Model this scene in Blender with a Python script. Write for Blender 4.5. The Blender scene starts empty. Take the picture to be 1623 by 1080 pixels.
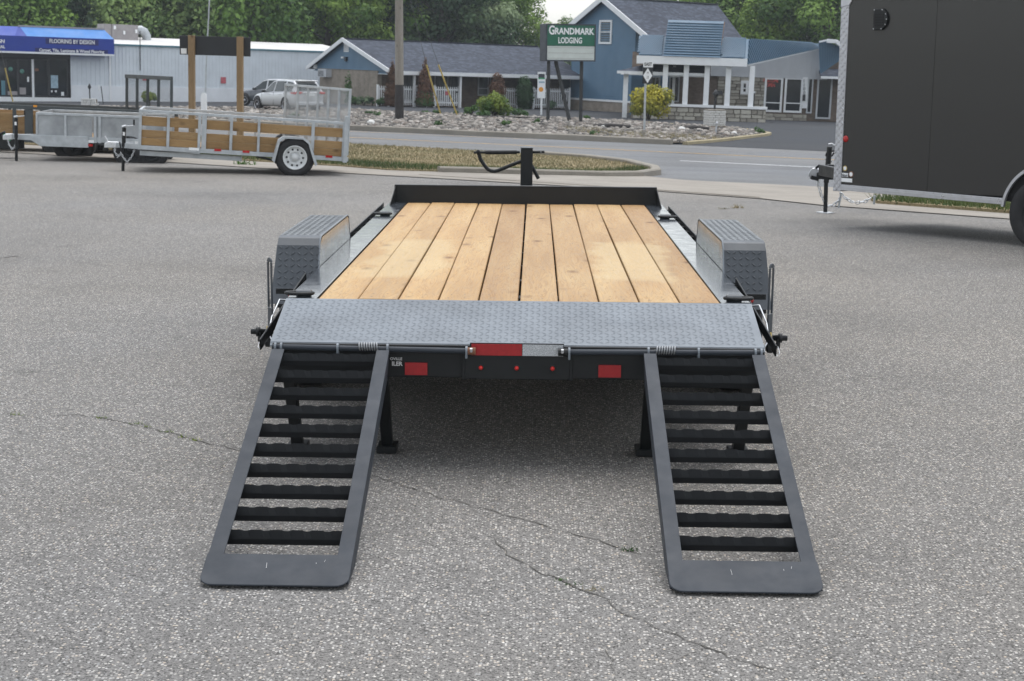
import bpy, bmesh, math, random
import numpy as np
from mathutils import Vector, Matrix
random.seed(7); rng = np.random.default_rng(11)
R = math.radians
SC = bpy.context.scene
COL = SC.collection

# ------------------------------------------------------------------ camera
CAM_POS = Vector((0.0675, 0.0, 1.73)); PITCH, YAW, ROLL = 0.1763, 0.0137, 0.010
FPX = 2450.0                                   # focal length in pixels of a 1623 px wide picture
_f = Vector((-math.sin(YAW)*math.cos(PITCH), math.cos(YAW)*math.cos(PITCH), -math.sin(PITCH)))
_r0 = Vector((math.cos(YAW), math.sin(YAW), 0)); _u0 = _r0.cross(_f)
_r = math.cos(ROLL)*_r0 + math.sin(ROLL)*_u0; _u = -math.sin(ROLL)*_r0 + math.cos(ROLL)*_u0
cam_data = bpy.data.cameras.new('camera'); cam = bpy.data.objects.new('camera', cam_data); COL.objects.link(cam)
cam.matrix_world = Matrix(((_r.x, _u.x, -_f.x, CAM_POS.x), (_r.y, _u.y, -_f.y, CAM_POS.y), (_r.z, _u.z, -_f.z, CAM_POS.z), (0, 0, 0, 1)))
cam_data.sensor_width = 36; cam_data.lens = FPX/1623*36; cam_data.clip_start = .05; cam_data.clip_end = 3000
cam_data.dof.use_dof = True; cam_data.dof.focus_distance = 7.2; cam_data.dof.aperture_fstop = 11
SC.camera = cam
# ------------------------------------------------------------------ sky and sun (thin overcast)
SUN_EL, SUN_AZ = R(77), R(22)                 # azimuth clockwise from +Y
w = bpy.data.worlds.new('World'); SC.world = w; w.use_nodes = True
nt = w.node_tree; nt.nodes.clear()
sky = nt.nodes.new('ShaderNodeTexSky'); sky.sky_type = 'NISHITA'; sky.sun_disc = False
sky.sun_elevation = SUN_EL; sky.sun_rotation = SUN_AZ; sky.air_density = 1.3; sky.dust_density = 1.5; sky.ozone_density = 1.5
hs = nt.nodes.new('ShaderNodeHueSaturation'); hs.inputs['Saturation'].default_value = .26
bg = nt.nodes.new('ShaderNodeBackground'); bg.inputs['Strength'].default_value = .15
wo = nt.nodes.new('ShaderNodeOutputWorld')
nt.links.new(sky.outputs[0], hs.inputs['Color']); nt.links.new(hs.outputs[0], bg.inputs[0]); nt.links.new(bg.outputs[0], wo.inputs[0])
sl = bpy.data.lights.new('sun', 'SUN'); sl.energy = .9; sl.angle = R(60); sl.color = (1, .97, .93)
so = bpy.data.objects.new('sun', sl); COL.objects.link(so)
sd = Vector((math.sin(SUN_AZ)*math.cos(SUN_EL), math.cos(SUN_AZ)*math.cos(SUN_EL), math.sin(SUN_EL)))
so.rotation_euler = sd.to_track_quat('Z', 'Y').to_euler(); so.location = (0, 0, 30)
SC.view_settings.view_transform = 'Standard'; SC.view_settings.look = 'None'
SC.view_settings.exposure = 0.8; SC.view_settings.gamma = 1; SC.view_settings.use_curve_mapping = False
SC.render.engine = 'CYCLES'; SC.cycles.max_bounces = 6; SC.cycles.transparent_max_bounces = 8
SC.cycles.use_denoising = True; SC.cycles.caustics_reflective = False; SC.cycles.caustics_refractive = False

# ------------------------------------------------------------------ placing helpers
def ray(px, py): return _f + _r*((px-811.5)/FPX) - _u*((py-540)/FPX)
def at(px, py, Y):                              # point seen at that pixel of the photograph, Y metres in front
    d = ray(px, py); return CAM_POS + d*(Y/d.y)
RT = Vector((.866, -.5, 0)); RN = Vector((.5, .866, 0))      # along and across the road
def hfar(x, y): return -.5 - .0105*(y-43) - .02*x
def gz(x, y):                                   # height of the land
    v = .5*x + .866*y
    k = min(1, max(0, (v-15)/12.4))
    return k*hfar(max(-12, min(30, x)), min(130, y))
def gnd(px, py):                                # where a pixel meets the land
    d = ray(px, py); t = 2.0
    for i in range(60):
        p = CAM_POS + d*t; e = p.z - gz(p.x, p.y)
        if abs(e) < 1e-4: break
        t += e/max(1e-3, -d.z - .0) * (.8 if i > 4 else .6)
    return CAM_POS + d*t
class Frame:
    """local axes of a building: u along its front, w into depth, z up"""
    def __init__(s, o, rz, tilt=.02):
        s.o = Vector(o); s.m = Matrix.Rotation(tilt, 3, 'Y') @ Matrix.Rotation(R(rz), 3, 'Z'); s.i = s.m.transposed()
    def hit(s, px, py, axis, val):
        o = s.i @ (CAM_POS - s.o); d = s.i @ ray(px, py)
        return o + d*((val-o[axis])/d[axis])
    def mat(s): return Matrix.Translation(s.o) @ s.m.to_4x4()

# ------------------------------------------------------------------ object helpers
def tag(o, label=None, cat=None, group=None, kind=None):
    if label: o['label'] = label
    if cat: o['category'] = cat
    if group: o['group'] = group
    if kind: o['kind'] = kind
    return o
def empty(name, loc=(0, 0, 0), rz=0.0, label=None, cat=None, group=None):
    o = bpy.data.objects.new(name, None); COL.objects.link(o); o.empty_display_size = .2
    o.location = loc; o.rotation_euler = (0, 0, rz)
    return tag(o, label, cat, group)
def copy_tree(o, parent=None):
    c = o.copy(); COL.objects.link(c); c.parent = parent
    for ch in [x for x in bpy.data.objects if x.parent == o]: copy_tree(ch, c)
    return c
class MB:
    """collects shapes; build() links them as ONE mesh object"""
    def __init__(s): s.v = []; s.f = []; s.sm = []
    def add(s, vs, fs, smooth=False):
        n = len(s.v); s.v += [tuple(p) for p in vs]; s.f += [tuple(i+n for i in f) for f in fs]; s.sm += [smooth]*len(fs); return s
    def box(s, a, b):
        x0, y0, z0 = [min(p, q) for p, q in zip(a, b)]; x1, y1, z1 = [max(p, q) for p, q in zip(a, b)]
        return s.add([(x0,y0,z0),(x1,y0,z0),(x1,y1,z0),(x0,y1,z0),(x0,y0,z1),(x1,y0,z1),(x1,y1,z1),(x0,y1,z1)],
                     [(0,3,2,1),(4,5,6,7),(0,1,5,4),(1,2,6,5),(2,3,7,6),(3,0,4,7)])
    def bar(s, p, q, wx, wz, up=(0, 0, 1)):      # rectangular bar from p to q
        p, q = Vector(p), Vector(q); d = (q-p).normalized(); sd = d.cross(Vector(up))
        if sd.length < 1e-4: sd = d.cross(Vector((1, 0, 0)))
        sd.normalize(); n = sd.cross(d); vs = []
        for c in (p, q):
            for a, b in ((-1,-1),(1,-1),(1,1),(-1,1)): vs.append(c + sd*a*wx/2 + n*b*wz/2)
        return s.add(vs, [(3,2,1,0),(4,5,6,7),(0,1,5,4),(1,2,6,5),(2,3,7,6),(3,0,4,7)])
    def tube(s, pts, r, n=10, cap=True, closed=False):
        pts = [Vector(p) for p in pts]; m = len(pts); rs = r if hasattr(r, '__len__') else [r]*m
        vs = []; ref = None
        for i, p in enumerate(pts):
            if closed: d = pts[(i+1) % m] - pts[i-1]
            else: d = pts[min(i+1, m-1)] - pts[max(i-1, 0)]
            d.normalize()
            if ref is None:
                ref = d.orthogonal().normalized()
            else:
                ref = (ref - d*ref.dot(d));
                if ref.length < 1e-5: ref = d.orthogonal()
                ref.normalize()
            b = d.cross(ref)
            for k in range(n):
                a = 2*math.pi*k/n; vs.append(p + (ref*math.cos(a) + b*math.sin(a))*rs[i])
        fs = []
        for i in range(m if closed else m-1):
            j = (i+1) % m
            for k in range(n): fs.append((i*n+k, i*n+(k+1) % n, j*n+(k+1) % n, j*n+k))
        s.add(vs, fs, True)
        if cap and not closed:
            s.add(vs[:n], [tuple(range(n))[::-1]]); s.add(vs[-n:], [tuple(range(n))])
        return s
    def prism(s, poly, d, flip=False):           # polygon of 3d points pushed along d
        poly = [Vector(p) for p in poly]; d = Vector(d); n = len(poly)
        vs = poly + [p+d for p in poly]
        nrm = Vector((0, 0, 0))
        for i in range(n): nrm += poly[i].cross(poly[(i+1) % n])
        fs = [tuple(range(n)), tuple(range(2*n-1, n-1, -1))] + [((i+1) % n, i, n+i, n+(i+1) % n) for i in range(n)]
        if nrm.dot(d) > 0: fs = [f[::-1] for f in fs]
        return s.add(vs, fs)
    def lathe(s, prof, c=(0, 0, 0), axis='x', n=28):   # prof: (along axis, radius)
        c = Vector(c); vs = []
        for a, r in prof:
            for k in range(n):
                t = 2*math.pi*k/n; q = (a, r*math.cos(t), r*math.sin(t))
                vs.append(c + Vector({'x': q, 'y': (q[1], q[0], q[2]), 'z': (q[1], q[2], q[0])}[axis]))
        fs = []
        for i in range(len(prof)-1):
            for k in range(n): fs.append((i*n+k, i*n+(k+1) % n, (i+1)*n+(k+1) % n, (i+1)*n+k))
        return s.add(vs, fs, True)
    def disc(s, c, r, axis='x', n=24):
        c = Vector(c); vs = []
        for k in range(n):
            t = 2*math.pi*k/n; q = (0, r*math.cos(t), r*math.sin(t))
            vs.append(c + Vector({'x': q, 'y': (q[1], q[0], q[2]), 'z': (q[1], q[2], q[0])}[axis]))
        return s.add(vs, [tuple(range(n))])
    def sheet(s, poly, z=None): return s.add(poly, [tuple(range(len(poly)))])
    def build(s, name, mat, parent=None, bevel=0, seg=1, kind=None, fix=True):
        me = bpy.data.meshes.new(name); me.from_pydata(s.v, [], s.f)
        me.polygons.foreach_set('use_smooth', s.sm)
        if bevel or fix:
            bm = bmesh.new(); bm.from_mesh(me)
            if fix: bmesh.ops.recalc_face_normals(bm, faces=bm.faces)
            if bevel:
                es = [e for e in bm.edges if len(e.link_faces) == 2 and e.calc_face_angle(0) > .6]
                bmesh.ops.bevel(bm, geom=es, offset=bevel, segments=seg, affect='EDGES', profile=.6, clamp_overlap=True)
            bm.to_mesh(me); bm.free()
        o = bpy.data.objects.new(name, me); COL.objects.link(o); o.parent = parent
        if mat: me.materials.append(mat)
        if kind: o['kind'] = kind
        return o
def arrays(name, verts, faces, mat, parent=None, kind=None, cols=None, smooth=False):
    """fast mesh from numpy arrays; faces (n,k); optional face-corner colours via vertex attribute"""
    me = bpy.data.meshes.new(name); nv, nf, k = len(verts), len(faces), faces.shape[1]
    me.vertices.add(nv); me.vertices.foreach_set('co', np.asarray(verts, np.float32).ravel())
    me.loops.add(nf*k); me.loops.foreach_set('vertex_index', np.asarray(faces, np.int32).ravel())
    me.polygons.add(nf); me.polygons.foreach_set('loop_start', np.arange(0, nf*k, k, dtype=np.int32))
    me.polygons.foreach_set('loop_total', np.full(nf, k, np.int32))
    if smooth: me.polygons.foreach_set('use_smooth', np.ones(nf, bool))
    if cols is not None:
        a = me.color_attributes.new('tone', 'FLOAT_COLOR', 'POINT')
        c4 = np.ones((nv, 4), np.float32); c4[:, :3] = cols; a.data.foreach_set('color', c4.ravel())
    me.update(calc_edges=True); me.validate()
    o = bpy.data.objects.new(name, me); COL.objects.link(o); o.parent = parent
    if mat: me.materials.append(mat)
    if kind: o['kind'] = kind
    return o
_TXT = {}
def text(name, s, size, mat, parent, mtx, bold=0.0, depth=.001, sx=1.0, align='CENTER'):
    cu = bpy.data.curves.new(name, 'FONT'); cu.body = s; cu.size = size; cu.align_x = align; cu.align_y = 'CENTER'
    cu.extrude = depth; cu.offset = bold; cu.resolution_u = 3
    t = bpy.data.objects.new(name, cu); COL.objects.link(t)
    dg = bpy.context.evaluated_depsgraph_get(); me = bpy.data.meshes.new_from_object(t.evaluated_get(dg))
    bpy.data.objects.remove(t)
    o = bpy.data.objects.new(name, me); COL.objects.link(o); o.parent = parent
    o.matrix_basis = mtx @ Matrix.Diagonal((sx, 1, 1, 1))
    me.materials.clear(); me.materials.append(mat)
    return o
UP_Y = Matrix(((1,0,0,0),(0,0,-1,0),(0,1,0,0),(0,0,0,1)))   # text plane stood up, facing -y (towards the camera)

# ------------------------------------------------------------------ materials
def mat(name, col, rough=.5, metal=0.0, spec=.5, **k):
    m = bpy.data.materials.new(name); m.use_nodes = True; b = m.node_tree.nodes['Principled BSDF']
    b.inputs['Base Color'].default_value = (*col, 1); b.inputs['Roughness'].default_value = rough
    b.inputs['Metallic'].default_value = metal; b.inputs['Specular IOR Level'].default_value = spec
    for q, v in k.items(): b.inputs[q.replace('_', ' ')].default_value = v
    return m
class NB:
    """tiny node builder"""
    def __init__(s, m): s.m = m; s.t = m.node_tree; s.b = s.t.nodes['Principled BSDF']
    def n(s, typ, **k):
        o = s.t.nodes.new('ShaderNode'+typ)
        for a, v in k.items():
            if hasattr(o, a): setattr(o, a, v)
            else: o.inputs[a.replace('_', ' ')].default_value = v
        return o
    def l(s, a, b): s.t.links.new(a, b)
    def coord(s, kind='Object', scale=(1, 1, 1), rot=(0, 0, 0)):
        c = s.n('TexCoord'); mp = s.n('Mapping'); mp.inputs['Scale'].default_value = scale; mp.inputs['Rotation'].default_value = rot
        s.l(c.outputs[kind], mp.inputs[0]); return mp.outputs[0]
    def world(s, scale=(1, 1, 1)):
        g = s.n('NewGeometry'); mp = s.n('Mapping'); mp.inputs['Scale'].default_value = scale
        s.l(g.outputs['Position'], mp.inputs[0]); return mp.outputs[0]
    def noise(s, vec, scale, detail=4, rough=.55, dist=0):
        o = s.n('TexNoise'); o.inputs['Scale'].default_value = scale; o.inputs['Detail'].default_value = detail
        o.inputs['Roughness'].default_value = rough; o.inputs['Distortion'].default_value = dist; s.l(vec, o.inputs['Vector']); return o.outputs['Fac']
    def vor(s, vec, scale, feature='F1', out='Distance', rand=1):
        o = s.n('TexVoronoi', feature=feature); o.inputs['Scale'].default_value = scale; o.inputs['Randomness'].default_value = rand
        s.l(vec, o.inputs['Vector']); return o.outputs[out]
    def ramp(s, fac, stops, interp='LINEAR'):
        o = s.n('ValToRGB'); e = o.color_ramp.elements; o.color_ramp.interpolation = interp
        while len(e) < len(stops): e.new(.5)
        for i, (p, c) in enumerate(stops):
            e[i].position = p; e[i].color = (*c, 1) if hasattr(c, '__len__') else (c, c, c, 1)
        s.l(fac, o.inputs[0]); return o.outputs[0]
    def mix(s, fac, a, b, mode='MIX'):
        o = s.n('Mix', data_type='RGBA', blend_type=mode)
        for i, v in ((0, fac), (6, a), (7, b)):
            if isinstance(v, (int, float)): o.inputs[i].default_value = v
            elif isinstance(v, tuple): o.inputs[i].default_value = (*v, 1)
            else: s.l(v, o.inputs[i])
        return o.outputs[2]
    def math(s, op, a, b=0.0):
        o = s.n('Math', operation=op)
        for i, v in ((0, a), (1, b)):
            if isinstance(v, (int, float)): o.inputs[i].default_value = v
            else: s.l(v, o.inputs[i])
        return o.outputs[0]
    def col(s, c): s.l(c, s.b.inputs['Base Color'])
    def rough(s, c): s.l(c, s.b.inputs['Roughness'])
    def bump(s, h, strength=.3, dist=.01):
        o = s.n('Bump'); o.inputs['Strength'].default_value = strength; o.inputs['Distance'].default_value = dist
        s.l(h, o.inputs['Height']); s.l(o.outputs[0], s.b.inputs['Normal'])
M = {}
def simple(name, col, rough=.5, var=.12, scale=6, metal=0.0, spec=.5, rvar=.1, bump=0, **k):
    """one colour with soft wear"""
    m = mat(name, col, rough, metal, spec, **k); b = NB(m); c = b.coord('Object')
    f = b.noise(c, scale, 5, .6)
    b.col(b.ramp(f, [(.3, tuple(x*(1-var) for x in col)), (.7, tuple(min(1, x*(1+var)) for x in col))]))
    b.rough(b.ramp(b.noise(c, scale*.6, 3), [(.3, max(.02, rough-rvar)), (.7, min(1, rough+rvar))]))
    if bump: b.bump(b.noise(c, scale*12, 4), bump, .004)
    M[name] = m; return m
# asphalt of the lot: worn, with pale and warm stones showing
def asphalt(name, dark, mid, pale, stone=.55, scale=95.0, tint=1.0):
    m = mat(name, mid, .88, 0, .25); b = NB(m); p = b.world((1, 1, 1))
    v = b.n('TexVoronoi'); v.inputs['Scale'].default_value = scale; b.l(p, v.inputs['Vector'])
    sep = b.n('SeparateColor'); b.l(v.outputs['Color'], sep.inputs[0])
    base = b.ramp(sep.outputs[0], [(0, dark), (.4, mid), (.75, tuple(x*1.25 for x in mid)), (1, tuple(x*1.55 for x in mid))])
    v2 = b.n('TexVoronoi'); v2.inputs['Scale'].default_value = scale*.52; b.l(p, v2.inputs['Vector'])
    sep2 = b.n('SeparateColor'); b.l(v2.outputs['Color'], sep2.inputs[0])
    st = b.ramp(sep2.outputs[1], [(0, tuple(x*.8 for x in pale)), (.45, pale), (.7, (pale[0]*.95, pale[1]*.84, pale[2]*.72)), (.8, (pale[0]*.62, pale[1]*.66, pale[2]*.72)), (1, tuple(min(1, x*1.3) for x in pale))])
    pick = b.math('MULTIPLY', b.math('GREATER_THAN', sep2.outputs[0], 1-stone), b.math('LESS_THAN', v2.outputs['Distance'], .43))
    c = b.mix(pick, base, st)
    big = b.noise(p, .35, 5, .6); c = b.mix(1.0, c, b.ramp(big, [(.26, .74), (.44, .96), (.58, 1.03), (.74, 1.14)]), 'MULTIPLY')
    spot = b.noise(p, 1.7, 3, .5); c = b.mix(1.0, c, b.ramp(spot, [(.24, .78), (.34, 1.0), (.7, 1.0), (.8, 1.08)]), 'MULTIPLY')
    c = b.mix(1.0, c, b.ramp(b.noise(p, .11, 3, .6), [(.35, (.92, .94, .97)), (.65, (1.06, 1.03, .98))]), 'MULTIPLY')
    fine = b.noise(p, 420, 2); c = b.mix(1.0, c, b.ramp(fine, [(.3, .8), (.7, 1.2)]), 'MULTIPLY')
    b.col(c); b.bump(b.math('ADD', v2.outputs['Distance'], b.math('MULTIPLY', fine, .4)), .45, .006)
    M[name] = m; return m
asphalt('lot_asphalt', (.055, .053, .05), (.176, .169, .159), (.54, .515, .475), .32, 185)
asphalt('road_asphalt', (.115, .118, .122), (.15, .154, .158), (.22, .22, .22), .25, 90)
m = M['road_asphalt']; b = NB(m); p = b.world((1, 1, 1)); mp = b.n('Mapping'); mp.inputs['Rotation'].default_value = (0, 0, R(21)); mp.inputs['Scale'].default_value = (.03, .55, 1); b.l(p, mp.inputs[0])
old = b.b.inputs['Base Color'].links[0].from_socket; b.col(b.mix(1.0, old, b.ramp(b.noise(mp.outputs[0], 1.6, 4, .6), [(.3, .84), (.5, 1.0), (.7, 1.1)]), 'MULTIPLY'))
asphalt('drive_asphalt', (.022, .025, .03), (.035, .038, .044), (.07, .07, .07), .12, 70)
def concrete(name, col):
    m = mat(name, col, .9, 0, .2); b = NB(m); p = b.world()
    c = b.ramp(b.noise(p, .9, 6, .65), [(.3, tuple(x*.8 for x in col)), (.55, col), (.75, tuple(x*1.12 for x in col))])
    c = b.mix(1.0, c, b.ramp(b.noise(p, 60, 3), [(.3, .82), (.7, 1.15)]), 'MULTIPLY')
    b.col(c); b.bump(b.noise(p, 90, 4), .25, .006); M[name] = m
concrete('concrete', (.3, .275, .24)); concrete('kerb_concrete', (.27, .25, .215)); concrete('yellow_kerb', (.36, .31, .2))
concrete('dirt', (.14, .115, .085)); concrete('stone_base', (.26, .235, .205))
def turf(name, a, b_, c_):
    m = mat(name, a, .95, 0, .1); b = NB(m); p = b.world()
    c = b.ramp(b.noise(p, .7, 5, .6), [(.32, a), (.5, b_), (.68, c_)]); b.col(b.mix(1.0, c, b.ramp(b.noise(p, 30, 4), [(.3, .6), (.7, 1.3)]), 'MULTIPLY'))
    b.bump(b.noise(p, 40, 4), .6, .03); M[name] = m
turf('dry_turf', (.24, .19, .11), (.29, .235, .14), (.2, .185, .1)); turf('field', (.06, .085, .03), (.085, .1, .04), (.12, .11, .06))
# charcoal paint of the trailer
def paint(name, col, rough, coat=.3, metal=0.0, spec=.5):
    m = mat(name, col, rough, metal, spec); b = NB(m); c = b.coord('Object')
    f = b.noise(c, 3.5, 6, .62); b.col(b.ramp(f, [(.3, tuple(x*.84 for x in col)), (.7, tuple(x*1.16 for x in col))]))
    b.rough(b.ramp(b.noise(c, 9, 5, .7), [(.3, rough-.09), (.7, rough+.12)]))
    b.bump(b.noise(c, 120, 2), .04, .002); b.b.inputs['Coat Weight'].default_value = coat; b.b.inputs['Coat Roughness'].default_value = .12
    M[name] = m
paint('charcoal', (.056, .065, .075), .38, .1, .1); paint('black_paint', (.01, .0115, .0125), .45, .0, spec=.35); paint('charcoal_sheen', (.165, .188, .212), .45, .05, .22); paint('ramp_charcoal', (.027, .0335, .043), .54, .0, spec=.36); paint('rung_paint', (.011, .0125, .0145), .5, .0, spec=.25); paint('gloss_charcoal', (.05, .058, .068), .16, .25, .0)  # the plate's paler copy of the charcoal has sky sheen put into its colour
m = mat('trailer_skin', (.027, .027, .0265), .22, 0, .55); b = NB(m); c = b.coord('Object'); b.bump(b.noise(c, 1.3, 2), .12, .02); M['trailer_skin'] = m; paint('gate_grey', (.05, .06, .064), .5, 0)
simple('rubber', (.016, .016, .017), .75, .2, 12, bump=.1); simple('galv', (.43, .46, .48), .5, .16, 7, metal=.35, rvar=.15)
simple('galv_sheet', (.34, .36, .375), .45, .3, 2.4, metal=.35, rvar=.15); simple('zinc', (.62, .64, .66), .35, .12, 20, metal=.6)
simple('alu', (.5, .51, .54), .34, .1, 9, metal=.7); simple('white_wheel', (.62, .64, .64), .4, .08, 9)
simple('white_paint', (.8, .82, .83), .5, .05, 3); simple('white_trim', (.76, .78, .79), .55, .05, 3)
simple('red_lens', (.42, .012, .012), .25, .15, 30); simple('red_tape', (.32, .012, .015), .4, .12, 60, Emission_Strength=0.0)
simple('bright_red', (.55, .02, .015), .3, .05, 5); simple('amber', (.75, .3, .02), .35, .05, 5)
simple('dark_hole', (.006, .006, .007), .8, .1, 5); simple('spring', (.3, .31, .32), .4, .1, 30, metal=.5)
simple('rust', (.2, .09, .05), .8, .3, 20); simple('brass', (.55, .42, .15), .35, .1, 20, metal=.7); simple('green_tag', (.02, .3, .12), .5, .1, 5)
# reflective white tape with a honeycomb
m = mat('silver_tape', (.42, .44, .46), .35, .3); b = NB(m); c = b.coord('Object', (1, 1, 1)); v = b.vor(c, 140, 'DISTANCE_TO_EDGE')
b.col(b.ramp(v, [(.02, (.62, .64, .66)), (.12, (.36, .38, .4))])); M['silver_tape'] = m
# deck and fence wood: grain along local Y
def wood(name, cols, axis='y', knots=True, dark=(.3, .17, .07), bleach=False):
    m = mat(name, cols[1], .62, 0, .3); b = NB(m)
    st = {'y': (9, .8, 9), 'x': (.8, 9, 9), 'z': (9, 9, .8)}[axis]
    oi = b.n('ObjectInfo'); tc = b.n('TexCoord'); mp = b.n('Mapping'); b.l(tc.outputs['Object'], mp.inputs[0])
    off = b.n('CombineXYZ'); b.l(b.math('MULTIPLY', oi.outputs['Random'], 37.0), off.inputs[0]); b.l(b.math('MULTIPLY', oi.outputs['Random'], 91.0), off.inputs[1])
    b.l(off.outputs[0], mp.inputs['Location'])
    s2 = b.n('VectorMath', operation='MULTIPLY'); s2.inputs[1].default_value = st; b.l(mp.outputs[0], s2.inputs[0])
    g1 = b.noise(s2.outputs[0], 1.6, 3, .5, 1.4); g2 = b.noise(s2.outputs[0], 9, 4, .6, .3)
    rings = b.math('FRACT', b.math('MULTIPLY', g1, 9.0))
    c = b.ramp(b.noise(s2.outputs[0], .7, 4, .55), [(.3, cols[0]), (.5, cols[1]), (.7, cols[2])])
    c = b.mix(b.math('MULTIPLY', b.ramp(rings, [(0, .0), (.7, .35), (.93, 1), (1, 0)]), .6), c, cols[3])
    c = b.mix(1.0, c, b.ramp(g2, [(.3, .88), (.7, 1.08)]), 'MULTIPLY')
    if knots:
        sk = b.n('VectorMath', operation='MULTIPLY'); sk.inputs[1].default_value = {'y': (1, .55, 1), 'x': (.55, 1, 1), 'z': (1, 1, .55)}[axis]; b.l(mp.outputs[0], sk.inputs[0])
        vv = b.n('TexVoronoi'); vv.inputs['Scale'].default_value = 4.6; b.l(sk.outputs[0], vv.inputs['Vector'])
        c = b.mix(b.ramp(vv.outputs['Distance'], [(.045, .95), (.12, .4), (.2, 0)]), c, dark)
    c = b.mix(1.0, c, b.ramp(oi.outputs['Random'], [(0, (.86, .82, .8)), (.5, (1, 1, 1)), (1, (1.12, 1.1, 1.06))]), 'MULTIPLY')
    if bleach:                                   # pale areas where something lay on the deck
        g = b.n('NewGeometry'); sp = b.n('SeparateXYZ'); b.l(g.outputs['Position'], sp.inputs[0]); wob = b.math('MULTIPLY', b.noise(g.outputs['Position'], 3, 3), .3)
        ax = b.math('ADD', b.math('ABSOLUTE', sp.outputs[0]), wob); yy = b.math('ADD', sp.outputs[1], b.math('MULTIPLY', wob, 1.5))
        def ms(v, lo, hi): o = b.n('MapRange', interpolation_type='SMOOTHSTEP'); b.l(v, o.inputs[0]); o.inputs[1].default_value = lo; o.inputs[2].default_value = hi; return o.outputs[0]
        k = b.math('MULTIPLY', b.math('MULTIPLY', ms(ax, .5, .6), ms(ax, 1.0, .92)), b.math('MULTIPLY', ms(yy, 7.75, 7.95), ms(yy, 9.65, 9.45)))
        c = b.mix(b.math('MULTIPLY', k, .42), c, (.58, .465, .265))
    b.col(c); b.bump(b.math('ADD', rings, g2), .12, .002); b.rough(b.ramp(g2, [(.3, .5), (.7, .72)])); M[name] = m
wood('pine', [(.37, .235, .112), (.455, .298, .142), (.51, .36, .182), (.29, .16, .062)], 'y', dark=(.17, .085, .03), bleach=True)
wood('treated', [(.27, .17, .075), (.33, .21, .095), (.38, .26, .13), (.2, .12, .05)], 'x', dark=(.12, .07, .03))
wood('post_wood', [(.22, .15, .085), (.26, .18, .1), (.31, .22, .13), (.15, .1, .05)], 'z', dark=(.1, .06, .03))
wood('pole_wood', [(.2, .185, .165), (.25, .235, .21), (.3, .285, .26), (.13, .115, .1)], 'z', dark=(.1, .09, .08))
simple('pole_tar', (.03, .027, .026), .8, .2, 5)
# buildings
def siding(name, col): simple(name, col, .5, .07, 1.2)
siding('blue_siding', (.085, .172, .262)); siding('blue_metal', (.066, .138, .212)); siding('grey_metal', (.66, .71, .75)); siding('pale_block', (.74, .77, .8))
siding('board_grey', (.46, .48, .5)); simple('teal_trim', (.08, .2, .25), .5, .1, 3); simple('roof_white', (.66, .65, .64), .6, .08, .6)
simple('awning_blue', (.012, .04, .3), .6, .06, 2); simple('awning_top', (.05, .2, .52), .6, .08, 2); simple('awning_navy', (.01, .015, .12), .6, .1, 2)
simple('awning_violet', (.05, .09, .4), .6, .06, 2); simple('sign_green', (.005, .115, .065), .35, .06, 2); simple('sign_face', (.55, .6, .57), .45, .06, 3); simple('sign_dark', (.035, .042, .055), .5, .15, 3)
simple('hvac', (.3, .28, .28), .6, .15, 2); simple('dark_frame', (.02, .022, .025), .4, .1, 5); simple('yellow_plastic', (.48, .36, .1), .5, .1, 4)
simple('tan_board', (.3, .2, .15), .7, .15, 4); simple('post_black', (.02, .022, .024), .5, .15, 5); simple('sign_board_black', (.012, .014, .018), .45, .15, 3)
def brick(name, c1, c2, mortar, sc=4.4):
    m = mat(name, c1, .85, 0, .2); b = NB(m); t = b.n('TexBrick'); t.inputs['Color1'].default_value = (*c1, 1); t.inputs['Color2'].default_value = (*c2, 1)
    t.inputs['Mortar'].default_value = (*mortar, 1); t.inputs['Scale'].default_value = sc; t.inputs['Mortar Size'].default_value = .014; t.inputs['Row Height'].default_value = .32; t.inputs['Brick Width'].default_value = .95
    tc = b.n('TexCoord'); sp = b.n('SeparateXYZ'); b.l(tc.outputs['Object'], sp.inputs[0]); cb = b.n('CombineXYZ')
    b.l(b.math('ADD', sp.outputs[0], sp.outputs[1]), cb.inputs[0]); b.l(sp.outputs[2], cb.inputs[1]); b.l(cb.outputs[0], t.inputs['Vector'])
    c = b.mix(1.0, t.outputs['Color'], b.ramp(b.noise(tc.outputs['Object'], 2.2, 5), [(.3, .8), (.7, 1.18)]), 'MULTIPLY'); b.col(c); M[name] = m
brick('tan_brick', (.27, .235, .195), (.31, .27, .225), (.24, .215, .185)); brick('dark_brick', (.135, .105, .085), (.18, .14, .11), (.13, .11, .095)); brick('white_brick', (.62, .63, .62), (.56, .57, .55), (.4, .39, .37), 5)
def shingle(name, col):
    m = mat(name, col, .9, 0, .2); b = NB(m); tc = b.coord('Object'); s_ = b.n('VectorMath', operation='MULTIPLY'); s_.inputs[1].default_value = (1, 1, 2.4); b.l(tc, s_.inputs[0])
    v = b.n('TexVoronoi'); v.inputs['Scale'].default_value = 4.2; b.l(s_.outputs[0], v.inputs['Vector']); sp = b.n('SeparateColor'); b.l(v.outputs['Color'], sp.inputs[0])
    c = b.ramp(sp.outputs[0], [(0, tuple(x*.75 for x in col)), (.6, col), (1, tuple(x*1.5 for x in col))]); c = b.mix(1.0, c, b.ramp(b.noise(tc, .6, 4), [(.3, .85), (.7, 1.15)]), 'MULTIPLY'); b.col(c); M[name] = m
shingle('shingle', (.058, .067, .088))
m = mat('glass_dark', (.012, .016, .02), .06, 0, .6); M['glass_dark'] = m
m = mat('glass_curtain', (.1, .115, .12), .12, 0, .6); b = NB(m); c = b.coord('Object', (14, 14, 1)); b.col(b.ramp(b.noise(c, 1.2, 3), [(.3, (.06, .07, .075)), (.7, (.17, .185, .19))])); M['glass_curtain'] = m
m = mat('car_glass', (.02, .03, .032), .05, 0, .6); M['car_glass'] = m
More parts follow.
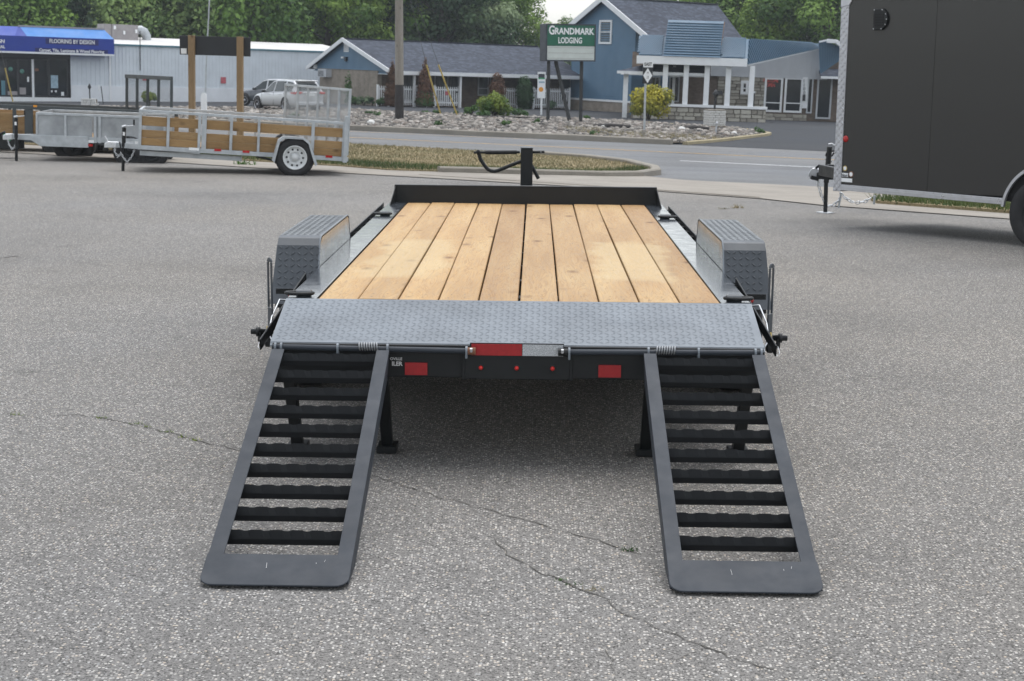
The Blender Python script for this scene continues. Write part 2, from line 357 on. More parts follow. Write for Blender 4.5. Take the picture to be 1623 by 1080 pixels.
m = mat('car_silver', (.52, .54, .56), .28, .15, .5); m.node_tree.nodes['Principled BSDF'].inputs['Coat Weight'].default_value = .6; M['car_silver'] = m
m = mat('car_grey', (.09, .1, .115), .28, .3, .5); m.node_tree.nodes['Principled BSDF'].inputs['Coat Weight'].default_value = .6; M['car_grey'] = m
m = mat('neon', (.3, .02, .02), .4); m.node_tree.nodes['Principled BSDF'].inputs['Emission Color'].default_value = (1, .1, .06, 1); m.node_tree.nodes['Principled BSDF'].inputs['Emission Strength'].default_value = .1; M['neon'] = m
def paintline(name, col, wear=.25):
    m = mat(name, col, .7, 0, .3); b = NB(m); p = b.world(); f = b.noise(p, 9, 6, .7)
    b.col(b.mix(b.ramp(f, [(.5-wear, .55), (.5, 0)]), col, (.2, .2, .2))); M[name] = m
paintline('line_yellow', (.6, .38, .12), .1); paintline('line_white', (.75, .76, .77), .1)
def leafmat(name, a, b_, tr=.25):
    m = mat(name, a, .6, 0, .25); b = NB(m)
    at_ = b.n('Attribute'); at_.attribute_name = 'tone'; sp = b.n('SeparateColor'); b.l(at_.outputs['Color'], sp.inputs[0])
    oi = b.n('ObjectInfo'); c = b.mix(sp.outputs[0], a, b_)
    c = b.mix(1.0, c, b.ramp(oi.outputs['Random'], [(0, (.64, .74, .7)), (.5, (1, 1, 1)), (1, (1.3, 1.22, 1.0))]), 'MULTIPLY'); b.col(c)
    tl = b.n('BsdfTranslucent'); b.l(c, tl.inputs[0]); mx = b.n('MixShader'); mx.inputs[0].default_value = tr
    out = b.t.nodes['Material Output']; b.l(b.b.outputs[0], mx.inputs[1]); b.l(tl.outputs[0], mx.inputs[2]); b.l(mx.outputs[0], out.inputs[0]); M[name] = m
leafmat('leaf_mid', (.055, .12, .024), (.27, .4, .085), .3); leafmat('leaf_dark', (.026, .06, .027), (.105, .17, .07), .3); leafmat('leaf_pale', (.09, .165, .05), (.36, .48, .17), .3)
leafmat('leaf_blue', (.07, .125, .08), (.26, .35, .23), .3); leafmat('leaf_gold', (.12, .15, .025), (.48, .44, .06)); leafmat('leaf_cone', (.025, .06, .02), (.06, .13, .04)); leafmat('leaf_rust', (.09, .045, .026), (.22, .11, .065))
leafmat('leaf_weed', (.03, .08, .02), (.08, .16, .045)); leafmat('leaf_lime', (.06, .13, .018), (.28, .33, .05)); leafmat('blade', (.16, .145, .075), (.34, .28, .17), .15); leafmat('blade_green', (.05, .085, .03), (.13, .16, .06), .15)
simple('bark', (.07, .06, .05), .9, .25, 4)

# ================================================================== the land
def patch(name, poly, material, off=0.0, step=2.0, kind='structure', thick=0.0, parent=None):
    """a sheet laid on the land inside a polygon of (x, y)"""
    bm = bmesh.new(); bm.faces.new([bm.verts.new((p[0], p[1], 0)) for p in poly])
    for ax in (RT, RN):
        vals = [p[0]*ax.x + p[1]*ax.y for p in poly]; a = math.floor(min(vals)/step)*step
        while a < max(vals):
            a += step
            bmesh.ops.bisect_plane(bm, geom=bm.verts[:]+bm.edges[:]+bm.faces[:], plane_co=ax*a, plane_no=ax)
    bmesh.ops.triangulate(bm, faces=bm.faces)
    if thick:
        top = bm.faces[:]; r = bmesh.ops.extrude_face_region(bm, geom=top)
        ex = {v for v in r['geom'] if isinstance(v, bmesh.types.BMVert)}
        for v in bm.verts: v.co.z = gz(v.co.x, v.co.y) + (off if v in ex else off-thick)
    else:
        for v in bm.verts: v.co.z = gz(v.co.x, v.co.y) + off
    bmesh.ops.recalc_face_normals(bm, faces=bm.faces)
    if not thick:
        for f in bm.faces:
            if f.normal.z < 0: f.normal_flip()
    me = bpy.data.meshes.new(name); bm.to_mesh(me); bm.free(); me.materials.append(material)
    o = bpy.data.objects.new(name, me); COL.objects.link(o); o.parent = parent
    if kind: o['kind'] = kind
    return o
def vt(v, t): return (RN.x*v + RT.x*t, RN.y*v + RT.y*t)
patch('ground', [(-700, -300), (700, -300), (700, 900), (-700, 900)], M['field'], -.09, 25)
patch('parking_lot', [vt(-40, -90), vt(-40, 90), vt(24, 90), vt(24, -90)], M['lot_asphalt'], 0, 2)
D2 = Vector((math.cos(R(21)), -math.sin(R(21)), 0)); N2 = Vector((math.sin(R(21)), math.cos(R(21)), 0))
def rd(v, t): return (N2.x*v + D2.x*t, N2.y*v + D2.y*t)      # v across the road, t along it
# across-road stations: near edge 28.8, white 36.2, yellow 41.4, far kerb 46.9
patch('road', [rd(28.4, -90), rd(28.4, 90), rd(47.05, 90), rd(47.05, -90)], M['road_asphalt'], -.02, 3)
def line(name, v, t0, t1, w, material, off=-.014):
    return patch(name, [rd(v-w/2, t0), rd(v-w/2, t1), rd(v+w/2, t1), rd(v+w/2, t0)], material, off, 6)
line('road_marking', 41.42, -90, 90, .16, M['line_yellow']); line('road_marking', 46.0, -90, -17.5, .1, M['line_yellow'])
for t0, t1 in ((-31, -18.8), (-10.3, -6.75), (2, 14)): line('road_marking', 36.9 if t0 < -15 else 36.95, t0, t1, .16, M['line_white'])
# concrete pan between lot and road
patch('concrete_apron', [(-30, 41.5), (-8.73, 29.9), (-4.51, 27.35), (-1.62, 25.93), (1.99, 24.2), (3.44, 23.0), (4.09, 21.8), (6.2, 20.0), (14, 15.4), (17, 20.2),
      (6.9, 28.4), (5.46, 29.05), (2.88, 29.8), (2.2, 30.8), (.6, 30.2), (-3.6, 31), (-8, 33), (-30, 45.5)], M['concrete'], .012, 1.5)
patch('lot_joint', [(-1.95, 27.0), (2.0, 24.52), (3.46, 23.3), (3.44, 23.2), (1.98, 24.42), (-1.97, 26.93)], M['dirt'], .018, 2)
# near grass island with its kerb
isl = [(-30, 45.0), (-9.5, 33.6), (-5.67, 30.3), (-3.63, 29.3), (-2.62, 28.35), (-1.67, 28.5), (.2, 29.2), (1.3, 29.95), (2.05, 30.75), (2.5, 31.9), (2.55, 33.2), (2.1, 35.46), (1.3, 37.2), (0, 38.2), (-1.62, 39.35), (-4.9, 41.0), (-12, 43.8), (-30, 50.6)]
patch('grass_island', isl, M['dry_turf'], .035, 1.5, thick=.3)
def strip(name, pts, w, h, material, step=.8, parent=None, kind='structure'):
    """kerb following a line of (x, y)"""
    P = [Vector((p[0], p[1], 0)) for p in pts]; q = [P[0]]
    for a, b in zip(P, P[1:]):
        n = max(1, int((b-a).length/step)); q += [a.lerp(b, (i+1)/n) for i in range(n)]
    mb = MB(); rows = []
    for i, p in enumerate(q):
        d = (q[min(i+1, len(q)-1)] - q[max(i-1, 0)]).normalized(); s = Vector((-d.y, d.x, 0)); z = gz(p.x, p.y)
        hh = h*(1 + .05*math.sin(i*1.7))
        rows.append([p + s*a + Vector((0, 0, z+b)) for a, b in ((w/2, -.1), (w/2, hh-.02), (w/2-.03, hh), (-w/2+.03, hh), (-w/2, hh-.025), (-w/2, -.1))])
    vs = [v for r_ in rows for v in r_]; n = 6
    fs = [(i*n+k, i*n+k+1, (i+1)*n+k+1, (i+1)*n+k) for i in range(len(rows)-1) for k in range(n-1)] + [tuple(range(n)), tuple(range((len(rows)-1)*n, len(rows)*n))]
    mb.add(vs, fs); return mb.build(name, material, parent, kind=kind)
strip('kerb', [(-1.7, 28.45), (.2, 29.1), (1.35, 29.85), (2.12, 30.68), (2.55, 31.8), (2.62, 33.2), (2.2, 35.4), (1.35, 37.3), (0, 38.35)], .2, .11, M['kerb_concrete'])
# grass blades of the island and the verge by the enclosed trailer
def blades(name, poly, n, h, hv, material, label, tonef):
    P = np.array(poly); lo, hi = P.min(0), P.max(0); out = []
    def inside(x, y):
        c = np.zeros(len(x), bool); j = len(P)-1
        for i in range(len(P)):
            a = ((P[i, 1] > y) != (P[j, 1] > y)) & (x < (P[j, 0]-P[i, 0])*(y-P[i, 1])/(P[j, 1]-P[i, 1]+1e-9)+P[i, 0]); c ^= a; j = i
        return c
    x = rng.uniform(lo[0], hi[0], n*4); y = rng.uniform(lo[1], hi[1], n*4); k = inside(x, y); x, y = x[k][:n], y[k][:n]; n = len(x)
    z = np.array([gz(a, b) for a, b in zip(x, y)]); ang = rng.uniform(0, 6.28, n); ln = h*(1 + hv*rng.normal(size=n)).clip(.3, 2.5); wd = rng.uniform(.006, .014, n)
    tilt = rng.normal(0, .45, (n, 2)); V = np.zeros((n, 3, 3))
    V[:, 0] = np.c_[x-np.cos(ang)*wd, y-np.sin(ang)*wd, z]; V[:, 1] = np.c_[x+np.cos(ang)*wd, y+np.sin(ang)*wd, z]; V[:, 2] = np.c_[x+tilt[:, 0]*ln, y+tilt[:, 1]*ln, z+ln]
    tone = np.repeat(np.clip(tonef(x, y) + rng.normal(0, .22, n), 0, 1), 3)
    o = arrays(name, V.reshape(-1, 3), np.arange(n*3).reshape(-1, 3), material, kind='stuff', cols=np.c_[tone, tone, tone])
    return tag(o, label, 'grass')
vis_isl = [p for p in isl if p[0] > -13] ; vis_isl = [(-13, 35.5)] + vis_isl + [(-13, 44.2)]
g1 = blades('dry_grass', vis_isl, 42000, .042, .35, M['blade'], 'dry straw coloured grass on the kerbed island by the road', lambda x, y: .55 + .4*np.sin(x*1.3+y*.9)*np.sin(x*.5-y*.7))
g1.location.z = .03
near = [(-9.5, 33.8), (-5.67, 30.4), (-3.63, 29.35), (-2.62, 28.4), (-1.67, 28.55), (.2, 29.3), (1.3, 30.05), (2.05, 30.9), (2.45, 31.9), (2.4, 33.6), (1.2, 31.6), (-1.5, 30.1), (-3.6, 31.2), (-9.5, 35.2)]
blades('green_grass', near, 9000, .07, .3, M['blade_green'], 'green grass fringe along the concrete edge of the island', lambda x, y: .4 + .3*np.sin(x*2+y)).location.z = .03
verge = [(5.09, 22.8), (6.54, 21.4), (12, 18.2), (13, 20.0), (8.5, 23.4), (6.2, 24.3), (5.2, 23.7)]
patch('grass_verge', verge, M['dry_turf'], .05, 1.0, thick=.2)
blades('verge_grass', verge, 9000, .13, .4, M['blade_green'], 'rough green grass verge behind the black enclosed trailer', lambda x, y: .35 + .3*np.sin(x*3+y*2)).location.z = .02
# far side of the road: kerb, stone bed, dark drives
fk = [rd(47.0, t) for t in (-60, -40, -30, -25, -20, -15, -13.4)]
strip('kerb', fk, .25, .16, M['kerb_concrete'], 1.5)
bed = [rd(47.1, -60), rd(47.1, -13.8), (4.95, 49.5), (6.67, 54.1), (9.0, 60.9), (9.3, 62.4), (9.17, 66.4), (8.1, 70.85), (6.04, 72.7), (4.1, 76.2), (1.66, 76.9), (-4.72, 79.5), (-8.07, 80.8), (-10.3, 83.5), (-18.5, 81), (-24, 80), (-48, 80)]
patch('drive', [rd(47.05, -70), rd(47.05, 60), (60, 60), (60, 135), (-60, 135)], M['drive_asphalt'], -.015, 6)
patch('stone_bed', bed, M['dirt'], .03, 3)
strip('kerb', [(4.75, 48.75), (5.1, 49.6), (6.8, 54.1), (9.05, 60.8), (9.4, 62.3), (9.25, 66.5), (8.2, 70.9), (6.1, 72.8), (4.1, 76.3), (1.66, 77.0), (-4.72, 79.6), (-8.07, 80.9)], .16, .09, M['yellow_kerb'], 1.5)
def stones(name, poly, n, s0, s1, material, hump=0.1):
    t_ = (1+5**.5)/2
    ico = np.array([(-1,t_,0),(1,t_,0),(-1,-t_,0),(1,-t_,0),(0,-1,t_),(0,1,t_),(0,-1,-t_),(0,1,-t_),(t_,0,-1),(t_,0,1),(-t_,0,-1),(-t_,0,1)])/1.9
    fc = np.array([(0,11,5),(0,5,1),(0,1,7),(0,7,10),(0,10,11),(1,5,9),(5,11,4),(11,10,2),(10,7,6),(7,1,8),(3,9,4),(3,4,2),(3,2,6),(3,6,8),(3,8,9),(4,9,5),(2,4,11),(6,2,10),(8,6,7),(9,8,1)])
    P = np.array(poly); lo, hi = P.min(0), P.max(0); x = rng.uniform(lo[0], hi[0], n*5); y = rng.uniform(lo[1], hi[1], n*5); c = np.zeros(len(x), bool); j = len(P)-1
    for i in range(len(P)):
        c ^= ((P[i, 1] > y) != (P[j, 1] > y)) & (x < (P[j, 0]-P[i, 0])*(y-P[i, 1])/(P[j, 1]-P[i, 1]+1e-9)+P[i, 0]); j = i
    x, y = x[c][:n], y[c][:n]; n = len(x)
    s = s0*(s1/s0)**(rng.random(n)**2.0); z = np.array([gz(a, b) for a, b in zip(x, y)]) + .03 + s*.15 + rng.uniform(0, .05, n)
    V = ico[None]*(1+rng.normal(0, .16, (n, 12, 1)))*np.c_[s*rng.uniform(.8, 1.3, n), s*rng.uniform(.8, 1.2, n), s*rng.uniform(.5, .8, n)][:, None]
    a = rng.uniform(0, 6.28, n); ca, sa = np.cos(a)[:, None], np.sin(a)[:, None]
    V = np.stack([V[..., 0]*ca-V[..., 1]*sa, V[..., 0]*sa+V[..., 1]*ca, V[..., 2]], -1) + np.c_[x, y, z][:, None]
    F = (fc[None] + (np.arange(n)*12)[:, None, None]).reshape(-1, 3)
    t = np.repeat(rng.random(n), 12); hue = np.repeat(rng.random(n), 12)
    return arrays(name, V.reshape(-1, 3), F, material, kind='stuff', cols=np.c_[t, hue, t])
m = mat('river_stone', (.3, .28, .25), .85, 0, .2); b = NB(m); at_ = b.n('Attribute'); at_.attribute_name = 'tone'; sp = b.n('SeparateColor'); b.l(at_.outputs['Color'], sp.inputs[0])
c = b.ramp(sp.outputs[0], [(0, (.07, .07, .07)), (.3, (.17, .16, .145)), (.7, (.26, .24, .215)), (1, (.46, .43, .395))]); c = b.mix(b.ramp(sp.outputs[1], [(.7, 0), (.95, .4)]), c, (.2, .145, .115)); b.col(c); M['river_stone'] = m
tag(stones('landscape_stones', [(p[0], p[1]) for p in bed if p[0] > -40], 32000, .04, .135, M['river_stone']), 'bed of grey and tan landscape stones along the far kerb', 'stones')
dry = [(2.0, 51.5), (5.3, 50.3), (6.6, 53.6), (5.2, 55.5), (3.2, 56.5), (2.2, 60), (.9, 60.5), (1.6, 55)]
patch('bare_soil', dry, M['dry_turf'], .075, 1.0)
g2 = blades('brown_weeds', dry, 2600, .1, .5, M['blade'], 'patch of reddish dead weeds among the landscape stones', lambda x, y: .6+0*x); g2.location.z = .06

# cracks in the lot with moss and grass tufts
simple('crack_dark', (.085, .08, .07), .95, .3, 20)
def crack(pts, w=.011, moss=()):
    w *= .62
    q = []; rr = random.Random(len(pts)*13)
    W = [gnd(*p) for p in pts]
    for a, b_ in zip(W, W[1:]):
        n = max(2, int((b_-a).length/.04))
        for i in range(n): q.append(a.lerp(b_, i/n) + Vector((rr.gauss(0, .007), rr.gauss(0, .009), 0)))
    vs, fs = [], []
    for i, p in enumerate(q):
        d = (q[min(i+1, len(q)-1)]-q[max(i-1, 0)]).normalized(); s = Vector((-d.y, d.x, 0)); ww = w*rr.uniform(.15, 1)*(1 if 2 < i < len(q)-3 else .3)
        for k in (-1, 1): r_ = p + s*ww*k*.5; vs.append((r_.x, r_.y, gz(r_.x, r_.y)+.003))
    fs = [(2*i, 2*i+1, 2*i+3, 2*i+2) for i in range(len(q)-1)]
    MB().add(vs, fs).build('pavement_crack', M['crack_dark'], kind='structure')
crack([(-20, 654), (60, 662), (120, 657), (180, 666), (230, 678), (320, 700), (370, 712), (480, 735), (600, 757), (700, 790), (800, 815), (900, 845), (1000, 875), (1052, 893)], .013)
crack([(772, 846), (790, 862), (815, 885), (860, 910), (905, 926), (960, 950), (985, 975), (1050, 1000), (1110, 1022), (1180, 1050), (1300, 1085)], .013)
crack([(1060, 1003), (1005, 1015), (962, 1030), (975, 1055), (965, 1090)], .006); crack([(1000, 1062), (1060, 1050), (1120, 1028), (1180, 1012)], .005); crack([(0, 672), (60, 664)], .008)
crack([(1043, 340), (1100, 335), (1160, 331), (1260, 327)], .03); crack([(40, 405), (-20, 412)], .05); crack([(860, 690), (1010, 700)], .004)
def tuft(px, py, n, h, mat_, label):
    p = gnd(px, py); mb_v, mb_f, t = [], [], []
    for i in range(n):
        a = random.uniform(0, 6.28); r_ = random.uniform(0, h*.8); b0 = Vector((p.x+math.cos(a)*r_*1.5, p.y+math.sin(a)*r_*.5, gz(p.x, p.y)+.002)); l = random.uniform(.4, 1)*h
        d = Vector((random.gauss(0, .8), random.gauss(0, .8), .7)).normalized(); s = d.orthogonal().normalized()*h*.05
        k = len(mb_v); mb_v += [b0-s, b0+s, b0+d*l]; mb_f.append((k, k+1, k+2)); t += [random.random()]*3
    o = arrays('grass_tuft', np.array([tuple(v) for v in mb_v]), np.array(mb_f), mat_, cols=np.c_[t, t, t]); return tag(o, label, 'weed', 'weeds growing in the pavement')
tuft(1000, 874, 20, .038, M['leaf_weed'], 'small green grass tuft in the crack beside the right ramp toe'); tuft(886, 921, 16, .026, M['leaf_weed'], 'tiny green tuft in the crack between the ramps near the front'); tuft(910, 928, 14, .028, M['leaf_weed'], 'tiny tuft just right of another in the front crack')
tuft(940, 937, 14, .035, M['blade'], 'dry brown wisp at the lower bend of the front crack')
for i, (px, py) in enumerate([(232, 678), (265, 686), (215, 673), (290, 694), (310, 699), (24, 659), (160, 664)]): tuft(px, py, 16, .03, M['leaf_lime'], ['moss tuft in the left crack, third from the left ramp', 'moss tuft in the left crack, middle one of the clump', 'moss tuft in the left crack, fourth from the ramp', 'moss tuft in the left crack, second from the ramp', 'moss tuft in the left crack nearest the left ramp', 'moss tuft in the crack at the left picture edge', 'moss tuft in the crack midway to the left edge'][i])
tuft(1168, 330, 40, .09, M['blade'], 'dry straw clump in the crack right of the headboard'); tuft(1148, 332, 26, .06, M['blade'], 'small dry straw wisp left of the bigger clump'); tuft(388, 262, 40, .22, M['leaf_weed'], 'leafy green weed under the galvanised utility trailer')

# ================================================================== the equipment trailer
ET = empty('equipment_trailer', (0, 8.5, 0), 0, 'charcoal flatbed equipment trailer with pine deck and two loading ramps lowered', 'trailer')
def E(x, y, z): return (x, y-8.5, z)             # trailer parts are written in lot coordinates
def eb(mb, a, b): return mb.box(E(*a), E(*b))
DZ = .68
# ten deck planks with real gaps
edges = [-.912, -.728, -.546, -.364, -.182, .003, .182, .365, .547, .73, .914]
for i in range(10):
    x0, x1 = edges[i]+.0035, edges[i+1]-.0035
    if i == 4: x1 -= .003
    if i == 5: x0 += .002
    mb = MB(); n = 12; dz = random.uniform(-.0025, .0025); bow = random.uniform(-.003, .003)
    cx = (x0+x1)/2; hw = (x1-x0)/2; ring = [(-hw, -.038), (-hw, -.004), (-hw+.004, 0), (0, .0006), (hw-.004, 0), (hw, -.004), (hw, -.038)]
    vs = [];
    for k in range(n+1):
        t = k/n; y = 6.905 + t*(11.885-6.905) - 9.4
        for a, h in ring: vs.append((a + bow*math.sin(t*math.pi*1.3), y, h + dz + .0015*math.sin(t*7+i)))
    r7 = len(ring); fs = [(k*r7+j, k*r7+(j+1) % r7, (k+1)*r7+(j+1) % r7, (k+1)*r7+j) for k in range(n) for j in range(r7)] + [tuple(range(r7)), tuple(range(n*r7, n*r7+r7))]
    o = mb.add(vs, fs).build('plank', M['pine'], ET); o.location = E(cx, 9.4, DZ)
# deck screws
simple('screw', (.05, .035, .025), .5, .2, 30)
mb = MB()
for i in range(10):
    for y in (6.97, 7.06, 8.0, 9.2, 10.4, 11.6):
        for f in (.28, .62): x = edges[i]+(edges[i+1]-edges[i])*(f+random.uniform(-.05, .05)); mb.disc(E(x, y+random.uniform(-.01, .01), DZ+.0045), .0045, 'z', 8)
mb.build('screw', M['screw'], ET, kind='stuff', fix=False)
# steel side strips and frame
for s in (-1, 1):
    mb = MB(); eb(mb, (s*.918, 6.9, .655), (s*1.052, 11.95, .681)); mb.build('side_plate', M['gloss_charcoal'], ET, bevel=.003)
    mb = MB(); eb(mb, (s*1.0, 6.92, .42), (s*1.045, 12.0, .654)); mb.prism([E(s*1.0, 6.918, .5), E(s*1.0, 6.918, .65), E(s*1.0, 6.53, .535), E(s*1.0, 6.53, .44)], (s*.045, 0, 0)); mb.build('side_channel', M['black_paint'], ET, bevel=.004)
    # rub rail with stake pockets outside the side plate, broken by the fender
    for y0, y1 in ((9.55, 11.9), (6.72, 7.82)):
        mb = MB(); mb.bar(E(s*(1.098 if y0 > 8 else 1.14), y0, .652 if y0 > 8 else .5), E(s*1.098, y1, .652), .008, .05)
        mb.build('rub_rail', M['black_paint'], ET, bevel=.002)
        y = y0+.06
        while y < y1:
            zt = .645 if y0 > 8 else .49+(y-y0)/(y1-y0)*.152
            m2 = MB(); eb(m2, (s*1.053, y, zt-.11), (s*1.1, y+.008, zt+.012)); eb(m2, (s*1.053, y+.055, zt-.11), (s*1.1, y+.063, zt+.012)); m2.build('stake_pocket', M['black_paint'], ET, bevel=.0015); y += .3 if y0 > 8 else .24
    # wire along the rear corner
    MB().tube([E(s*1.07, 7.35, .6), E(s*1.13, 7.2, .63), E(s*1.155, 7.12, .56), E(s*1.15, 7.0, .5), E(s*1.1, 6.85, .48)], .004, 6).build('wire', M['zinc'], ET)
# diamond tread plate
def tread(o2w, nu, nv, pu, pv, name, parent, skip=None, ln=.017, wd=.0048, ht=.0022):
    """lozenge lugs on a plane; o2w maps (u, v, height) to a point"""
    vs, fs = [], []
    for j in range(nv):
        for i in range(nu):
            u, v = (i+.5)*pu, (j+.5)*pv
            if skip and skip(u, v): continue
            a = R(38) if (i+j) % 2 else R(-38); c_, s_ = math.cos(a), math.sin(a); k = len(vs)
            for du, dv, h in ((-ln, 0, 0), (0, -wd, 0), (ln, 0, 0), (0, wd, 0), (-ln*.55, 0, ht), (ln*.55, 0, ht)): vs.append(o2w(u+du*c_-dv*s_, v+du*s_+dv*c_, h))
            fs += [(k, k+1, k+5, k+4), (k+1, k+2, k+5), (k+2, k+3, k+4, k+5), (k+3, k, k+4)]
    return MB().add(vs, fs, True).build(name, M['charcoal_sheen' if parent.name.startswith('beaver') else 'charcoal'], parent, kind='stuff')
# beavertail plate
A0, A1 = Vector(E(-1.05, 6.902, .682)), Vector(E(-1.055, 6.49, .556)); BL = (A1-A0).length; bd = (A1-A0).normalized(); bn = Vector((0, -bd.z, bd.y)); bn = bn if bn.z > 0 else -bn
mb = MB(); mb.prism([A0, A0+Vector((2.1, 0, 0)), A1+Vector((2.11, 0, 0)), A1], -bn*.006)
mb.prism([A1-bn*.002, A1+Vector((2.11, 0, 0))-bn*.002, A1+Vector((2.11, -.012, -.014)), A1+Vector((0, -.012, -.014))], -bn*.006)
bt = mb.build('beavertail_plate', M['charcoal_sheen'], ET)
tread(lambda u, v, h: A0 + Vector((.012+u, 0, 0)) + bd*(.008+v) + bn*(h+.0002), 76, 15, .0272, .0272, 'tread', bt, None, .0145, .0042, .0019)
smudge = [(-.86, 6.8), (-.815, 6.79)]
# headboard
mb = MB(); eb(mb, (-1.012, 11.9, .64), (1.006, 11.912, .808)); eb(mb, (-1.012, 11.9, .808), (1.006, 11.96, .816))
for s in (-1, 1): mb.prism([E(s*1.006, 11.9, .808), E(s*1.006, 11.9, .64), E(s*1.03, 11.55, .64), E(s*1.028, 11.6, .67)], (s*-.006, 0, 0))
mb.build('headboard', M['black_paint'], ET, bevel=.002)
# D-rings
for s in (-1, 1):
    for y in (7.0, 10.85):
        o = MB().tube([E(s*.98-.028*1.2, y-.028, .694), E(s*.98+.028*1.2, y-.028, .694)], .019, 14).build('ring_bracket', M['charcoal'], ET)
        pts = []
        for k in range(24):
            a = 2*math.pi*k/24; x_, y_ = math.cos(a), math.sin(a)
            pts.append(E(s*(1.0 + .062*x_), y-.03 + .034*y_*(1 if y_ < 0 else .6), .697 + .012*(y_ < 0)*0))
        MB().tube(pts, .0085, 8, closed=True).build('tie_down_ring', M['black_paint'], o)
# fenders: flat diamond plate boxes with sloped ends
for s in (-1, 1):
    FR = empty('fender', E(0, 0, 0)); FR.parent = ET; FR.location = (0, 0, 0)
    prof = [(7.9, .5), (7.95, .58), (8.04, .79), (8.075, .826), (8.12, .834), (9.24, .834), (9.3, .82), (9.42, .58), (9.47, .5)]
    xi, xo = s*1.056, s*1.275
    def outx(z): return s*(1.275 + (.834-z)*.07)
    vs = []
    for y, z in prof: vs += [E(xi, y, z), E(outx(z), y, z)]
    n = len(prof); mb = MB(); fs = [(2*i, 2*i+1, 2*i+3, 2*i+2) for i in range(n-1)]
    mb.add(vs, fs); mb.add([E(xi, y, z) for y, z in prof], [tuple(range(n))])
    fo = [E(outx(z), y, z) for y, z in prof] + [E(outx(.74), y, .74) for y in (9.15, 8.25)]
    mb.add(fo, [(0, 1, 2, 3, 4, 10), (4, 5, 9, 10), (5, 6, 7, 8, 9)])
    mb.build('shell', M['charcoal'], FR, fix=True, bevel=.004)
    # dark glossy inner splash panel sits proud so the wood mirrors in it
    mb = MB(); mb.add([E(xi-s*.003, 7.97, .655), E(xi-s*.003, 9.4, .655), E(xi-s*.003, 9.29, .815), E(xi-s*.003, 9.23, .825), E(xi-s*.003, 8.12, .825), E(xi-s*.003, 8.05, .79)], [tuple(range(6))]); mb.build('inner_panel', M['gloss_charcoal'], FR, fix=False)
    # weld bead along the inner edge
    MB().tube([E(xi-s*.001, y, z+.001) for y, z in prof[1:8]], .0045, 6).build('weld_bead', M['charcoal_sheen'], FR)
    w_ = .205; x_in = min(xi, xo)
    tread(lambda u, v, h: Vector(E(x_in+.008+u, 8.12+v, .8345+h)), 6, 32, .034, .034, 'tread', FR, ht=.0008)
    P0, P1 = Vector(E(0, 7.949, .582)), Vector(E(0, 8.038, .79)); dd = (P1-P0).normalized(); nn = Vector((0, -dd.z, dd.y))
    tread(lambda u, v, h: Vector((x_in-(.008 if s < 0 else 0)+.008+u, P0.y, P0.z)) + dd*v + nn*(h+.0012), 7 if s < 0 else 6, 7, .033, .033, 'tread', FR)
    o = MB(); eb(o, (s*1.07, 7.93, .5), (s*1.27, 7.938, .575)); eb(o, (s*1.06, 7.9, .48), (s*1.27, 7.95, .5)); o.build('rear_flap', M['black_paint'], FR)
    MB().lathe([(-.02, .0), (-.02, .012), (-.006, .017), (0, .018)], E(s*1.19, 7.93, .545), 'y', 14).build('marker_light', M['red_lens'], FR)
    o = MB(); eb(o, (s*1.1, 7.925, .528), (s*1.16, 7.93, .536)); o.build('reflector_strip', M['white_paint'], FR)
    # wheels
    for y in (8.28, 9.08):
        wr = MB().lathe([(-.1, .2), (-.105, .25), (-.1, .31), (-.08, .342), (0, .347), (.08, .342), (.1, .31), (.105, .25), (.1, .2)], E(s*1.165, y, .347), 'x', 32).build('wheel', M['rubber'], ET)
        MB().lathe([(s*.1, .2), (s*.06, .19), (s*.03, .1), (s*.05, .05), (s*.08, .0)], E(s*1.165, y, .347), 'x', 24).build('rim', M['black_paint'], wr)
        o = MB(); o.tube([E(0, y, .33), E(s*1.06, y, .33)], .038, 12)
        if s > 0: o.tube([E(0, y, .33), E(-1.06, y, .33)], .038, 12); o.build('axle', M['black_paint'], ET)
# tapered cover that carries the deck over the beavertail: rear bumper
mb = MB(); eb(mb, (-1.04, 6.485, .41), (1.045, 6.5, .535)); eb(mb, (-1.045, 6.5, .5), (1.05, 6.62, .53)); mb.build('bumper', M['black_paint'], ET, bevel=.004)
mb = MB(); eb(mb, (-.222, 6.470, .408), (.226, 6.4855, .53)); mb.build('light_panel', M['black_paint'], ET, bevel=.003)
for x in (-.222, .226): mb = MB(); eb(mb, (x-.012, 6.473, .405), (x+.012, 6.4845, .53)); mb.build('gusset', M['black_paint'], ET, bevel=.002)
mb = MB(); eb(mb, (-1.045, 6.478, .538), (1.05, 6.5, .552)); mb.build('lip_bar', M['black_paint'], ET, bevel=.003)
mb = MB(); eb(mb, (-.193, 6.462, .513), (.022, 6.466, .562)); mb.build('red_reflective_tape', M['red_tape'], ET)
mb = MB(); eb(mb, (.024, 6.462, .513), (.197, 6.466, .5615)); mb.build('silver_reflective_tape', M['silver_tape'], ET)
mb = MB(); eb(mb, (-.2, 6.4665, .505), (.2, 6.4705, .566)); mb.build('tape_plate', M['black_paint'], ET)
for x0 in (-.478, .349): mb = MB(); eb(mb, (x0, 6.476, .421), (x0+.096, 6.4835, .474)); mb.build('reflector', M['red_tape'], ET)
for x in (-.153, 0, .153):
    o = MB().lathe([(-.014, 0), (-.013, .005), (-.008, .0085), (0, .0095)], E(x, 6.468, .458), 'y', 16).build('clearance_light', M['bright_red'], ET)
    MB().lathe([(-.004, .0098), (-.004, .0135), (0, .014)], E(x, 6.4692, .459), 'y', 16).build('grommet', M['rubber'], o)
simple('decal_white', (.6, .6, .6), .6, .1, 20)
text('decal_lettering', 'OVILLE', .0165, M['decal_white'], ET, Matrix.Translation(E(-.4895, 6.4815, .489)) @ UP_Y, .0002, align='RIGHT')
